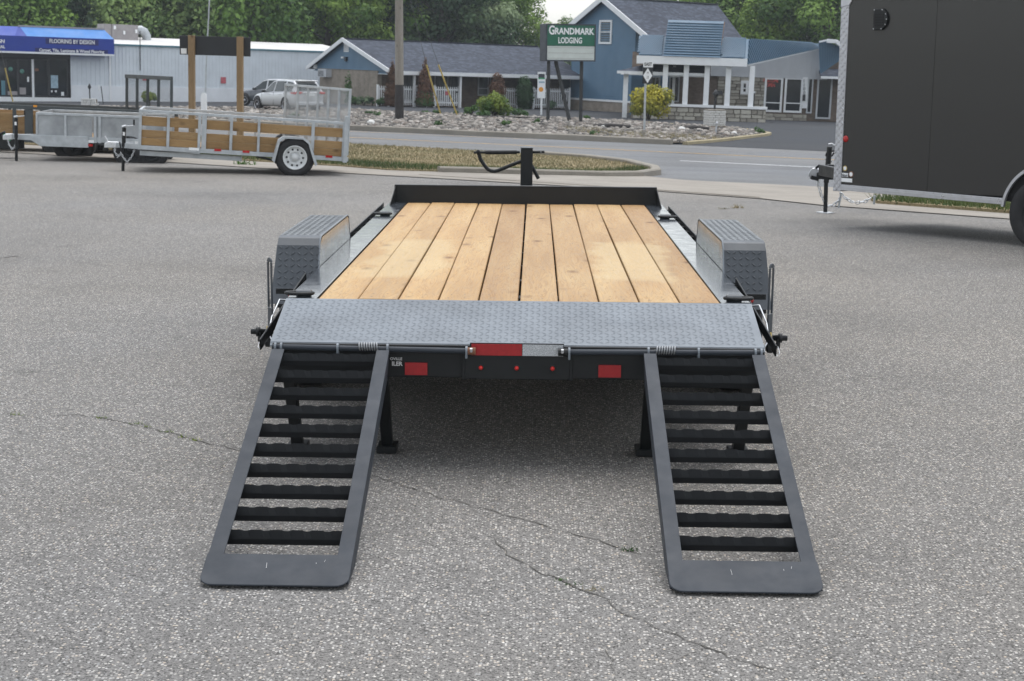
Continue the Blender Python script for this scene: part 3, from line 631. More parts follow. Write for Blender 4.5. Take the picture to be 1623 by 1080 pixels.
text('decal_lettering', 'ILER', .0245, M['decal_white'], ET, Matrix.Translation(E(-.4895, 6.4815, .4675)) @ UP_Y, .0007, align='RIGHT')
# hinge rods, lugs, springs
for s in (-1, 1):
    MB().tube([E(s*1.04, 6.45, .541), E(s*.182, 6.45, .533)], .0125, 14).build('hinge_rod', M['ramp_charcoal'], ET)
    MB().tube([E(s*.215, 6.45, .533), E(s*.175, 6.45, .533)], .016, 12).build('rod_collar', M['rust'] if s < 0 else M['black_paint'], ET)
    MB().tube([E(s*.193, 6.433, .533), E(s*.193, 6.428, .548)], .006, 8).build('set_screw', M['zinc'], ET)
    for x in (1.03, 1.005, .765, .553, .218):
        mb = MB(); c_ = E(s*x, 6.45, .541 if x > .3 else .534)
        mb.prism([(c_[0], c_[1]+.02*math.cos(a), c_[2]+.02*math.sin(a)) for a in [math.pi*k/8 for k in range(9)]] + [(c_[0], c_[1]-.02, c_[2]-.03), (c_[0], c_[1]+.02, c_[2]-.03)], (.009, 0, 0)); mb.build('hinge_lug', M['charcoal_sheen'], ET)
    pts = []; nt_ = 8
    for k in range(nt_*12+1): a = 2*math.pi*k/12; pts.append(E(s*(.672-k/(nt_*12)*.085), 6.447+.0185*math.cos(a), .548+.0165*math.sin(a)))
    MB().tube(pts, .0036, 6).build('coil_spring', M['spring'], ET)
# loading ramps
T0, T1 = Vector((0, 6.42, .538)), Vector((0, 4.915, .012)); rdn = (T1-T0).normalized(); rnn = Vector((0, -rdn.z, rdn.y)); rnn = rnn if rnn.z > 0 else -rnn; RL = (T1-T0).length
def RP(x, s_, n): q = T0 + rdn*s_ + rnn*n; return Vector(E(x, q.y, q.z))
for xa, xb, sl_ in ((-1.037, -.54, 0), (.536, 1.045, 0)):
    ramp_ = empty('ramp'); ramp_.parent = ET; tag(ramp_)
    toe = RL-.17
    for side in (0, 1):
        x0, x1 = (xa, xa+.053) if side == 0 else (xb-.053, xb); xo_ = xa if side == 0 else xb-.007; mb = MB()
        mb.prism([RP(x0, 0, 0), RP(x1, 0, 0), RP(x1, toe+.012, 0), RP(x0, toe+.012, 0)], -rnn*.006)
        mb.prism([RP(xo_, .0, -.006), RP(xo_+.007, .0, -.006), RP(xo_+.007, toe+.14, -.006), RP(xo_, toe+.14, -.006)], -rnn*.001)
        mb.prism([RP(xo_, .0, -.007), RP(xo_, .12, -.075), RP(xo_, toe-.05, -.075), RP(xo_, toe+.14, -.012), RP(xo_, toe+.14, -.007)], (.007, 0, 0))
        mb.build('side_rail', M['ramp_charcoal'], ramp_, bevel=.0018)
    ns = 10
    for k in range(ns):
        s_ = .028 + k*.1385; mb = MB(); L = xb-xa-.014; m_ = 10; vs = []
        prof_ = lambda nb: [(.004, -.006+nb), (.006, -.004+nb*1), (.02, -.026), (.0215, -.029), (.0215, -.053), (.017, -.053), (.015, -.03)]
        xs = []
        for i in range(6):
            c_ = .06 + i*(L-.12)/5
            xs += [(c_-.03, 0), (c_-.018, .0045), (c_+.018, .0045), (c_+.03, 0)]
        xs = [(0, 0)] + xs + [(L, 0)]
        for x, nb in xs:
            for a, n_ in prof_(nb): vs.append(RP(xa+.007+x, s_+a, n_))
        q_ = 7; fs = [(i*q_+j, i*q_+(j+1) % q_, (i+1)*q_+(j+1) % q_, (i+1)*q_+j) for i in range(len(xs)-1) for j in range(q_)] + [tuple(range(q_)), tuple(range((len(xs)-1)*q_, len(xs)*q_))]
        mb.add(vs, fs).build('rung', M['rung_paint'], ramp_)
    # toe plate with rounded corners
    rad = .045; pts = [RP(xa-.002, toe, .0055), RP(xb+.002, toe, .0055)]
    for k in range(7): a = math.pi/2*k/6; pts.append(RP(xb+.002-rad+rad*math.cos(a), RL-rad+rad*math.sin(a), .0055))
    for k in range(7): a = math.pi/2+math.pi/2*k/6; pts.append(RP(xa-.002+rad+rad*math.cos(a), RL-rad+rad*math.sin(a), .0055))
    MB().prism(pts, -rnn*.007).build('toe_plate', M['ramp_charcoal'], ramp_, bevel=.0018)
    m2 = MB()
    for q in range(3):
        x = (xa+.21, xb-.09, xb-.12)[q]; s_ = toe+(.05, .03, .045)[q]; dx = (.002, -.003, .001)[q]; l = (.03, .012, .008)[q]
        m2.add([RP(x, s_, .0063), RP(x+.001, s_, .0063), RP(x+dx+.001, s_+l, .0063), RP(x+dx, s_+l, .0063)], [(0, 1, 2, 3)])
    m2.build('scratch', M['decal_white'], ramp_, fix=False)
    # drop legs behind the ramp
    for x in (xa+.045, xb-.045):
        inner = abs(x) < .8
        o = MB(); o.bar(E(x, 6.56, .44), E(x + (.0 if inner else 0), 6.8, .03), .05, .05, (0, 1, 0)); eb(o, (x-.045, 6.75, 0.004), (x+.045, 6.87, .035)); o.build('drop_leg', M['black_paint'], ET, bevel=.003)
    mb = MB(); mb.bar(RP(xb-.004 if xa < 0 else xa+.004, .22, -.02), RP(xb-.004 if xa < 0 else xa+.004, .9, -.07), .004, .008); mb.build('gas_strut', M['zinc'], ramp_)
# ramp latch bars with pins at both rear corners
for s in (-1, 1):
    mb = MB(); x = s*1.185
    zt, zb, yy = .837, .475, 7.14
    mb = MB()                                     # bar with a long slot, turned a little towards the rear
    for y0_, y1_, z0_, z1_ in ((-.02, .02, zb, .6), (-.02, -.0115, .601, .815), (.0115, .02, .601, .815)): mb.prism([(0, y0_, z0_), (0, y1_, z0_), (0, y1_, z1_), (0, y0_, z1_)], (.009, 0, 0))
    mb.prism([(0, .02*math.cos(a), .816+.021*math.sin(a)) for a in [math.pi*k/10 for k in range(11)]], (.009, 0, 0)); lb = mb.build('latch_bar', M['charcoal'], ET, bevel=.0015)
    lb.location = E(s*1.168, yy, 0); lb.rotation_euler = (0, 0, R(-38*s))
    pn = MB().lathe([(s*-.02, .0), (s*-.02, .012), (s*.012, .014), (s*.014, .022), (s*.03, .022), (s*.032, .013), (s*.055, .013), (s*.056, 0)], E(s*1.2, 7.13, .487), 'x', 14).build('latch_pin', M['black_paint'], ET)
    mb = MB(); mb.box(E(s*1.205, 7.115, .44), E(s*1.222, 7.145, .487)); mb.box(E(s*1.16, 7.1, .42), E(s*1.186, 7.16, .5)); mb.build('pin_clip', M['black_paint'], pn, bevel=.003)
    MB().tube([E(s*1.165, 7.1, .47), E(s*1.16, 7.09, .505), E(s*1.17, 7.085, .52), E(s*1.175, 7.09, .49)], .0045, 6).build('hair_pin', M['brass'], pn)
    MB().tube([E(s*1.18, 7.08, .45), E(s*1.2, 7.05, .415), E(s*1.215, 7.08, .425), E(s*1.21, 7.11, .45)], .0025, 6).build('pin_ring', M['zinc'], pn)
# tongue with the drop-leg jack standing behind the headboard
for s in (-1, 1): MB().bar(E(s*.75, 11.9, .5), E(s*.07, 13.6, .5), .06, .12).build('tongue_beam', M['black_paint'], ET, bevel=.004)
for s in (-1, 1): MB().bar(E(s*.55, 6.6, .5), E(s*.55, 12.0, .5), .06, .14).build('frame_beam', M['black_paint'], ET, bevel=.004)
for y in (7.3, 7.9, 8.5, 9.1, 9.7, 10.3, 10.9, 11.5): MB().bar(E(-1.0, y, .60), E(1.0, y, .60), .045, .075).build('cross_member', M['black_paint'], ET)
JK = empty('jack'); JK.parent = ET
mb = MB(); eb(mb, (-.052, 12.85, .32), (.048, 12.95, 1.052)); mb.build('jack_post', M['black_paint'], JK, bevel=.006)
mb = MB(); eb(mb, (-.055, 12.847, 1.053), (.051, 12.953, 1.062)); mb.build('jack_cap', M['charcoal'], JK, bevel=.002)
mb = MB(); eb(mb, (-.038, 12.87, .02), (.034, 12.93, .32)); eb(mb, (-.11, 12.8, .002), (.11, 13.0, .02)); mb.build('jack_leg', M['black_paint'], JK, bevel=.003)
MB().tube([E(-.442, 12.9, 1.013), E(-.06, 12.9, 1.02)], .011, 10).build('crank_shaft', M['black_paint'], JK); MB().tube([E(-.345, 12.9, 1.0145), E(-.085, 12.9, 1.0195)], .017, 12).build('crank_sleeve', M['black_paint'], JK)
MB().tube([E(.048, 12.9, 1.022), E(.145, 12.9, 1.024)], .011, 12).build('cross_shaft', M['black_paint'], JK); MB().disc(E(.115, 12.888, 1.024), .004, 'y', 10).build('shaft_hole', M['decal_white'], JK)
cb_ = MB(); cb_.bar(E(-.408, 12.9, 1.03), E(-.388, 12.9, .965), .03, .03, (0, 1, 0)); cb_.lathe([(-.02, 0), (-.02, .018), (.02, .018), (.02, 0)], E(-.405, 12.9, 1.018), 'y', 14); cb_.build('crank_knuckle', M['black_paint'], JK, bevel=.003)
hp = [(-.392, .965), (-.37, .93), (-.35, .9), (-.325, .873), (-.3, .861), (-.27, .857), (-.24, .864), (-.19, .885), (-.12, .915), (-.055, .938), (-.01, .935), (.025, .915), (.045, .895), (.072, .845), (.098, .797)]
MB().tube([E(x, 12.966 if x > -.1 else 12.93, z) for x, z in hp], .0155, 10).build('crank_handle', M['black_paint'], JK)
mb = MB(); eb(mb, (-.05, 13.5, .46), (.05, 13.85, .56)); mb.build('coupler', M['black_paint'], ET, bevel=.01)

# ================================================================== parked utility trailers
def tyre_prof(r, w, rim): return [(-w*.42, rim), (-w*.5, rim+.03), (-w*.5, r*.86), (-w*.4, r*.97), (-w*.2, r), (w*.2, r), (w*.4, r*.97), (w*.5, r*.86), (w*.5, rim+.03), (w*.42, rim)]
def road_wheel(parent, c, r=.335, w=.2, rim=.2, side=-1, spoke=True, axis='y', rimmat='white_wheel', name='wheel'):
    t = MB().lathe(tyre_prof(r, w, rim), c, axis, 36).build(name, M['rubber'], parent)
    mb = MB(); a = side*w*.5
    mb.lathe([(a*.84, rim), (a*.96, rim-.004), (a*.9, rim-.018), (a*.45, rim-.03), (a*.3, rim*.72), (a*.42, rim*.62), (a*.52, rim*.46), (a*.34, rim*.42), (a*.34, rim*.3), (a*.7, rim*.27), (a*.72, 0)], c, axis, 36)
    mb.build('rim', M[rimmat], t)
    if spoke:
        mb = MB()
        for k in range(10):
            q = 2*math.pi*k/10; rr = rim*.665; off = a*.445
            p = Vector(c) + Vector({'y': (rr*math.cos(q), off, rr*math.sin(q)), 'x': (off, rr*math.cos(q), rr*math.sin(q))}[axis]); mb.disc(p, rim*.085, axis, 10)
        mb.build('rim_hole', M['dark_hole'], t, fix=False)
        mb = MB()
        for k in range(5):
            q = 2*math.pi*k/5; rr = rim*.36; p = Vector(c) + Vector({'y': (rr*math.cos(q), a*.5, rr*math.sin(q)), 'x': (a*.5, rr*math.cos(q), rr*math.sin(q))}[axis]); mb.lathe([(0, .012), (a*.12, .01), (a*.12, 0)], p, axis, 8)
        mb.build('lug_nut', M['zinc'], t)
    return t
def chain(parent, pts, name='safety_chain', link=.042, r=.0055):
    """real links hung along a line"""
    P = [Vector(p) for p in pts]; q = []
    for a, b_ in zip(P, P[1:]):
        n = max(1, int((b_-a).length/(link*.72)));  q += [a.lerp(b_, i/n) for i in range(n)]
    mb = MB()
    for i, c in enumerate(q[:-1]):
        d = (q[i+1]-c).normalized(); s = d.cross(Vector((0, 1, .3))).normalized(); n_ = s.cross(d)
        if i % 2: s = n_
        mb.tube([c + d*math.cos(a)*link*.55 + s*math.sin(a)*link*.3 for a in [2*math.pi*k/8 for k in range(8)]], r, 5, closed=True)
    return mb.build(name, M['zinc'], parent)
def tongue_jack(parent, x, y, zfoot, zhead, zb, foot=True):
    """black screw jack: tube, leg, foot plate, bent crank"""
    J = empty('tongue_jack'); J.parent = parent
    MB().tube([(x, y, zb-.02), (x, y, zhead)], .033, 14).build('jack_tube', M['black_paint'], J)
    MB().tube([(x, y, zfoot+.01), (x, y, zb)], .026, 14).build('jack_leg', M['black_paint'], J)
    mb = MB(); mb.box((x-.085, y-.06, zfoot), (x+.085, y+.06, zfoot+.012)); mb.tube([(x, y, zfoot+.01), (x, y, zfoot+.05)], .03, 12); mb.build('foot_plate', M['zinc'], J, bevel=.002)
    mb = MB(); mb.tube([(x-.03, y, zhead+.01), (x+.03, y, zhead+.03)], .02, 10); mb.tube([(x, y, zhead+.025), (x+.12, y, zhead+.035), (x+.155, y, zhead+.05)], .008, 8); mb.build('crank_arm', M['zinc'], J)
    MB().tube([(x+.155, y, zhead+.05), (x+.155, y, zhead+.14)], .015, 10).build('crank_grip', M['black_paint'], J)
    mb = MB(); mb.box((x-.018, y-.0345, zhead-.13), (x+.018, y-.033, zhead-.07)); mb.build('warning_label', M['white_paint'], J)
    return J
# frames: u from the tongue (left) to the tail gate (right), w away from the camera, z up
class TFrame:
    """a parked trailer: root at the near tail corner, u towards the tail, w across, nose raised by tilt"""
    def __init__(s, px, Y, rz, tilt, drop):
        p = at(px, 250, Y); s.o = Vector((p.x, Y, gz(p.x, Y)-drop)); s.m = Matrix.Rotation(R(rz), 3, 'Z') @ Matrix.Rotation(tilt, 3, 'Y'); s.i = s.m.transposed(); s.e = (0, tilt, R(rz))
    def u(s, px, w=0.0, py=215):
        o = s.i @ (CAM_POS-s.o); d = s.i @ ray(px, py); return (o + d*((w-o[1])/d[1]))[0]
PHI = 12
# --- galvanised trailer with treated side boards
TA = TFrame(550, 25.9, PHI, .06, .06); ua = TA.u; LA = -ua(219)
UA = empty('utility_trailer', TA.o, 0, 'galvanised utility trailer with wood side boards, mesh tail gate and one white wheel', 'trailer'); UA.rotation_euler = TA.e
W_ = 1.75; TCW = .5
def bx(a, b_, n, m_, par, bev=.003): return MB().box(a, b_).build(n, m_, par, bevel=bev)
bx((-LA, 0, .3), (0, .05, .37), 'lower_rail', M['galv'], UA); bx((-LA, 0, .905), (0, .045, .95), 'top_rail', M['galv'], UA)
bx((-LA, W_, .325), (0, W_+.05, .395), 'lower_rail', M['galv'], UA); bx((-LA, W_, .905), (0, W_+.045, .95), 'top_rail', M['galv'], UA)
bx((-LA, .05, .905), (-LA+.045, W_, .95), 'front_rail', M['galv'], UA); bx((-LA, .05, .325), (-LA+.05, W_, .395), 'front_rail', M['galv'], UA)
for px0, px1 in ((219.5, 224), (264, 268.5), (313.5, 318), (319.5, 327), (364, 368.5), (408, 412), (493.5, 498.5), (543, 550)):
    for y in (0.006, W_+.006): bx((ua(px0), y-.008, .3), (ua(px1), y+.03, .906), 'upright', M['galv'], UA, .002)
for z0, z1 in ((.69, .84), (.374, .496), (.5, .622)):
    for y in (.034,):
        for px0, px1 in ((220, 318), (321, 548)):
            if y < 1 and px0 == 321 and z0 < .65:
                for q0, q1 in ((321, 447), (494, 548)): MB().box((ua(q0), y, z0), (ua(q1), y+.038, z1)).build('side_board', M['treated'], UA, bevel=.004)
            else: MB().box((ua(px0), y, z0), (ua(px1), y+.038, z1)).build('side_board', M['treated'], UA, bevel=.004)
for k in range(9): MB().box((-LA+.05, .09+k*.185, .36), (-.02, .09+k*.185+.18, .396)).build('deck_board', M['treated'], UA, bevel=.004)
# fender and wheel
wx = ua(468)
fp = [(-.37, .26), (-.285, .6), (-.2, .665), (.13, .665), (.23, .6), (.37, .24)]
mb = MB(); vs = []
for x, z in fp: vs += [(wx+x, -.24, z), (wx+x, -.002, z)]
mb.add(vs, [(2*i, 2*i+1, 2*i+3, 2*i+2) for i in range(5)])
for yy in (-.24,):
    inn = [(x*.9+.0, z-.035) for x, z in fp]; n = 6
    mb.add([(wx+x, yy, z) for x, z in fp] + [(wx+x, yy, z) for x, z in inn], [(i, i+1, n+i+1, n+i) for i in range(5)])
mb.build('fender', M['galv'], UA); wl = .0
road_wheel(UA, (wx, -.12, .325), .325, .2, .2, -1)
road_wheel(UA, (wx, W_+.15, .325), .325, .2, .2, 1, spoke=False)
MB().bar((wx, -.02, .3), (wx, W_+.05, .3), .06, .06).build('axle', M['black_paint'], UA); MB().tube([(wx-.62, .03, .3), (wx-.3, .03, .24), (wx, .03, .26), (wx+.3, .03, .3)], .02, 8).build('leaf_spring', M['black_paint'], UA)
for px in (346, 391, 523): bx((ua(px-5.5), -.006, .345), (ua(px+5.5), .0, .385), 'reflector', M['red_lens'], UA, 0)
bx((ua(300), -.007, .335), (ua(316), -.001, .38), 'warning_label', M['white_paint'], UA, 0)
# A-frame tongue
tz = .33; cp = (ua(170), TCW, tz)
for y in (.02, W_+.03): MB().bar((ua(318), y, tz-.01), (ua(183), TCW + (.06 if y > 1 else -.06), tz), .05, .085).build('tongue_beam', M['galv'], UA, bevel=.003)
bx((ua(222), .1, tz-.13), (ua(385), .16, tz-.05), 'frame_beam', M['galv'], UA)
mb = MB(); mb.prism([(ua(163), TCW-.05, tz-.06), (ua(163), TCW-.05, tz+.01), (ua(168), TCW-.05, tz+.045), (ua(186), TCW-.05, tz+.05), (ua(186), TCW-.05, tz-.05)], (0, .1, 0)); mb.build('coupler', M['zinc'], UA, bevel=.008)
bx((ua(161), TCW-.04, tz-.11), (ua(170), TCW+.04, tz-.05), 'coupler_socket', M['black_paint'], UA, .01); MB().tube([(ua(168), TCW, tz+.05), (ua(163), TCW, tz+.13)], .012, 8).build('latch_lever', M['zinc'], UA)
jx = ua(194.5); zf = -.155+.0
tongue_jack(UA, jx, TCW-.1, -.165, .62, tz)
chain(UA, [(ua(180), TCW-.12, tz), (ua(181), TCW-.13, tz-.12), (ua(186), TCW-.14, tz-.19), (ua(191), TCW-.15, tz-.13), (ua(195), TCW-.16, tz-.2), (ua(201), TCW-.16, tz-.27), (ua(208), TCW-.16, tz-.18), (ua(214), TCW-.14, tz-.01)])
MB().tube([(ua(188), TCW-.1, tz+.05), (ua(190), TCW-.14, tz-.05), (ua(193), TCW-.13, tz-.12)], .012, 6).build('wiring_cord', M['rubber'], UA); bx((ua(213), TCW-.17, tz-.03), (ua(218), TCW-.16, tz+.08), 'paper_tag', M['white_paint'], UA, 0)
# expanded-metal tail gate standing up at the back
TG = empty('tail_gate'); TG.parent = UA; TG.location = (0, 0, 0)
def gp(px, py, w_): # gate leans across the trailer's width: from near side (right) to far side (left)
    return None
gx0, gx1 = -.04, -.95
def mesh_panel(name, P, du, dv, nu, nv, m_, parent, r=.006):
    """expanded metal: crossing strands"""
    mb = MB(); P, du, dv = Vector(P), Vector(du), Vector(dv); n = du.cross(dv).normalized()*r*.5
    vs, fs = [], []
    def strand(a, b_):
        d = (b_-a).normalized(); s = d.cross(n).normalized()*r; k = len(vs); vs.extend([a-s, a+s, b_+s, b_-s]); fs.append((k, k+1, k+2, k+3))
    for sgn in (1, -1):
        for i in range(-nv, nu+1):
            # diagonal lines across the panel in cell coordinates
            a0, b0 = (i, 0), (i+nv, nv)
            x0, y0, x1, y1 = a0[0], 0.0, b0[0], float(nv)
            if x0 < 0: y0 = -x0; x0 = 0
            if x1 > nu: y1 = nv-(x1-nu); x1 = nu
            if y1 <= y0: continue
            A = (x0/nu, y0/nv); B = (x1/nu, y1/nv)
            if sgn < 0: A = (A[0], 1-A[1]); B = (B[0], 1-B[1])
            strand(P+du*A[0]+dv*A[1], P+du*B[0]+dv*B[1])
    return mb.add(vs, fs).build(name, m_, parent, kind='stuff', fix=False)
# gate corners in trailer axes: near post at the tail, far edge seen further left because it lies behind
gh = 1.5; gfar = TA.u(451, W_, 180)
gpos = lambda t: (-.02+(gfar+.02)*t, .03+(W_-.03)*t)
for t, px in ((0, 0), (.16, 0), (.32, 0), (.48, 0), (.64, 0), (.8, 0), (1, 0)):
    x, y = gpos(t); bx((x-.02, y-.02, .4), (x+.02, y+.02, gh), 'gate_bar', M['galv'], TG, .002)
for z in (gh-.02,):
    a, b_ = gpos(0), gpos(1); MB().bar((a[0], a[1], z), (b_[0], b_[1], z), .04, .04).build('gate_bar', M['galv'], TG, bevel=.002)
a, b_ = gpos(0), gpos(1); mesh_panel('gate_mesh', (a[0], a[1]+.021, .42), (b_[0]-a[0], b_[1]-a[1], 0), (0, 0, gh-.45), 34, 24, M['galv'], TG, .0045)
bx((ua(548)-.03, -.03, .28), (ua(551.5), .06, 1.05), 'gate_post', M['galv'], UA, .003)
# --- galvanised solid-sided trailer, further left
TB = TFrame(262, 28.3, 8, .032, .03); ub = TB.u; LB = -ub(57)
UB = empty('utility_trailer', TB.o, 0, 'galvanised utility trailer with solid sheet sides left of the wood sided one', 'trailer'); UB.rotation_euler = TB.e
bx((-LB, 0, .37), (0, .05, .46), 'lower_rail', M['galv'], UB); bx((-LB, 0, .83), (0, .05, .875), 'top_rail', M['galv'], UB)
for px0, px1 in ((57, 146), (148, 262)): bx((ub(px0), .02, .45), (ub(px1), .026, .835), 'side_sheet', M['galv_sheet'], UB, 0)
bx((-LB, W_, .37), (0, W_+.05, .46), 'lower_rail', M['galv'], UB); bx((-LB, W_, .83), (0, W_+.05, .875), 'top_rail', M['galv'], UB); bx((-LB, W_+.02, .45), (0, W_+.026, .835), 'side_sheet', M['galv_sheet'], UB, 0); bx((-LB, .05, .37), (-LB+.03, W_, .875), 'front_sheet', M['galv_sheet'], UB, 0)
for px0, px1 in ((57, 60), (102, 105.5), (149, 153), (156, 160), (259, 262)): bx((ub(px0), -.012, .36), (ub(px1), .04, .83), 'upright', M['galv'], UB, .002)
for k in range(9): MB().box((-LB+.05, .09+k*.185, .41), (-.02, .09+k*.185+.18, .455)).build('deck_board', M['treated'], UB, bevel=.004)
mb = MB(); mb.prism([(ub(14), W_/2-.03, .47), (ub(60), W_/2-.03, .47), (ub(140), W_/2-.03, .47), (ub(140), W_/2-.03, .27), (ub(64), W_/2-.03, .27), (ub(50), W_/2-.03, .37), (ub(14), W_/2-.03, .38)], (0, .06, 0)); tb = mb.build('tongue_beam', M['galv'], UB, bevel=.003)
tb.location.y = -W_/2+.0
for y in (.05,): MB().bar((ub(140), W_, .4), (ub(14), .12, .42), .05, .08).build('tongue_beam', M['galv'], UB, bevel=.003)
mb = MB(); mb.prism([(ub(5), -.05, .36), (ub(5), -.05, .43), (ub(9), -.05, .47), (ub(20), -.05, .48), (ub(20), -.05, .37)], (0, .1, 0)); mb.build('coupler', M['zinc'], UB, bevel=.01)
tongue_jack(UB, ub(27.5), -.12, -.13, .765, .43); chain(UB, [(ub(13), -.1, .42), (ub(16), -.1, .28), (ub(21), -.12, .2), (ub(25), -.12, .25), (ub(31), -.1, .42)])
bx((ub(133), -.02, .295), (ub(147), -.012, .34), 'reflector', M['red_lens'], UB, 0); bx((ub(136), -.02, .36), (ub(149), -.012, .41), 'warning_label', M['white_paint'], UB, 0)
for wx_ in (ub(205), ub(240)): road_wheel(UB, (wx_, .12, .24), .31, .2, .19, -1, spoke=False, rimmat='black_paint'); road_wheel(UB, (wx_, W_-.12, .24), .31, .2, .19, 1, spoke=False, rimmat='black_paint')
for wx_ in (ub(80), ub(98)): road_wheel(UB, (wx_, W_+.35, .2), .31, .2, .19, -1, spoke=False, rimmat='black_paint', name='spare_wheel')
bx((ub(205), -.3, -.1), (ub(232), -.05, -.05), 'wheel_block', M['treated'], UB, .004)
# --- dark steel trailer with wood boards behind
TC = TFrame(271, 31.6, 8, .037, .04); uc = TC.u; LC = -uc(-60)
UC = empty('utility_trailer', TC.o, 0, 'dark grey steel utility trailer with wood boards behind the galvanised trailers', 'trailer'); UC.rotation_euler = TC.e
bx((-LC, 0, .86), (0, .06, .935), 'top_rail', M['gate_grey'], UC); bx((-LC, W_, .86), (0, W_+.06, .935), 'top_rail', M['gate_grey'], UC); bx((-LC, 0, .2), (0, .06, .3), 'lower_rail', M['gate_grey'], UC); bx((-LC, W_, .2), (0, W_+.06, .3), 'lower_rail', M['gate_grey'], UC)
for px0, px1 in ((-58, -50), (-14, -9), (20, 25.5), (39, 52), (70, 75), (97, 102), (144, 149), (187, 192), (230, 235), (264, 270)):
    for y in (0, W_): bx((uc(px0), y+.005, .2), (uc(px1), y+.055, .86), 'upright', M['gate_grey'], UC, .003)
for z0, z1 in ((.62, .77), (.455, .605), (.305, .45)):
    for y in (.06, W_-.045): MB().box((-LC, y, z0), (0, y+.04, z1)).build('side_board', M['treated'], UC, bevel=.004)
for k in range(9): MB().box((-LC, .1+k*.18, .25), (-.02, .1+k*.18+.175, .295)).build('deck_board', M['treated'], UC, bevel=.004)
bx((uc(53), -.005, .91), (uc(59), -.001, .95), 'amber_marker', M['amber'], UC, 0)
for wx_ in (uc(90), uc(130)): road_wheel(UC, (wx_, .05, .2), .31, .2, .19, -1, spoke=False, rimmat='black_paint'); road_wheel(UC, (wx_, W_, .2), .31, .2, .19, 1, spoke=False, rimmat='black_paint')
RG = empty('ramp_gate'); RG.parent = UC
gx0_ = TC.u(201, W_, 150)
gp2 = lambda t: (gx0_*(1-t), W_*(1-t))
for t in (0, .24, .48, .72, 1): x, y = gp2(t); bx((x-.028, y-.028, .25), (x+.028, y+.028, 1.58 if t < 1 else 1.56), 'gate_bar', M['gate_grey'], RG, .003)
a, b_ = gp2(-.02), gp2(1.0); MB().bar((a[0], a[1], 1.58), (b_[0], b_[1], 1.6), .06, .08).build('gate_bar', M['gate_grey'], RG, bevel=.003); a, b_ = gp2(0), gp2(1)
mesh_panel('gate_mesh', (a[0], a[1]+.03, .5), (b_[0]-a[0], b_[1]-a[1], 0), (0, 0, 1.05), 28, 26, M['gate_grey'], RG, .003)
tg_ = MB().box((-.05, -.01, -.03), (.1, .01, .05)).build('coupler_tag', M['green_tag'], None, bevel=.004); p = at(9, 218, 28.4); tg_.location = p; tg_.rotation_euler = (.2, .4, .1); tag(tg_, 'green plastic tag on a coupler at the left picture edge', 'tag')
ob = MB(); ob.box((-.3, -.02, -.25), (.3, .3, .0)); ob.tube([(-.1, 0, 0), (.05, 0, .06)], .03, 8); hb = ob.build('hitch_block', M['black_paint'], None, bevel=.01); p = at(6, 250, 28.6); hb.location = (p.x, 28.6, gz(p.x, 28.6)+.42); tag(hb, 'black hitch frame cut off by the left picture edge', 'hitch')

# ================================================================== black enclosed trailer on the right
jk = gnd(1308, 338); wp = gnd(1612, 385)
ed = Vector((-.62, .785, 0)).normalized(); ep = Vector((ed.y, -ed.x, 0))     # ed towards the nose, ep away from the camera
c0 = at(1324.5, 303, 17.6); c0.z = 0; EG = gz(c0.x, c0.y)
EN = empty('enclosed_trailer', (c0.x, c0.y, EG), math.atan2(-ed.y, -ed.x), 'black enclosed cargo trailer with tread plate corner and aluminium lower trim', 'trailer')
# local: x from nose towards the tail (towards the camera, right), y: -ep ... find sign
lx = Vector((-ed.x, -ed.y, 0)); ly = Vector((-lx.y, lx.x, 0)); sy = 1 if ly.dot(ep) > 0 else -1
EH, EB, EL, EWD = 2.62, .46, 4.4, 1.85
def en(x, y, z): return (x, sy*y, z)
def enhit(px, py, y=0.0):                         # photo pixel to (x, z) on the near wall
    o = CAM_POS - Vector((c0.x, c0.y, EG)); d = ray(px, py); nn_ = ly*sy
    t = (y - o.dot(nn_))/d.dot(nn_); q = o + d*t; return q.dot(lx), q.z
def ebx(a, b_, n, m_, bev=.002, par=None): return MB().box(en(*a), en(*b_)).build(n, m_, par or EN, bevel=bev)
arch_c = enhit(1640, 342); wxx = 2.74; wr_ = .36
# side skin with a wheel arch cut: built as panels left of and above the arch
def sidepoly(x0, x1): return [(x0, EB), (x1, EB), (x1, EH), (x0, EH)]
seam = [0.07, 1.22, 2.44, 3.66, EL]
arch = [(wxx + .52*math.cos(a), .36 + .5*math.sin(a)) for a in [math.pi - math.pi*k/20 for k in range(21)]]
arch = [(x, z) for x, z in arch if z > EB]
seam_x = enhit(1478, 150)[0]
xs = [.07, seam_x, wxx-.51]
for i, (x0, x1) in enumerate(((.07, seam_x), (seam_x, 2*seam_x))):
    a_ = max(x0, .07)
    pts = [(x0+.002, EB+.02)]
    pts += [(x, z) for x, z in arch if x0 < x < x1-.002] if any(x0 < x < x1 for x, z in arch) else []
    lowr = EB+.02
    if pts and pts[-1][1] > EB+.05: pts += [(x1-.002, pts[-1][1])]
    else: pts += [(x1-.002, EB+.02)]
    pts += [(x1-.002, EH-.06), (x0+.002, EH-.06)]
    MB().prism([en(x, 0, z) for x, z in pts], en(0, .02, 0)).build('side_panel', M['trailer_skin'], EN)
x0 = 2*seam_x
if x0 < EL:
    pts = [(x, z) for x, z in arch if x > x0+.002]; pts = ([(x0+.002, pts[0][1])] if pts else [(x0+.002, EB+.02)]) + pts + [(EL, EB+.02), (EL, EH-.06), (x0+.002, EH-.06)]
    MB().prism([en(x, 0, z) for x, z in pts], en(0, .02, 0)).build('side_panel', M['trailer_skin'], EN)
ebx((.0, .021, EB), (EL, EWD, EH-.07), 'body_core', M['dark_hole'], 0)
ebx((.0, EWD, EB), (EL, EWD+.02, EH-.06), 'side_panel', M['trailer_skin'], 0)
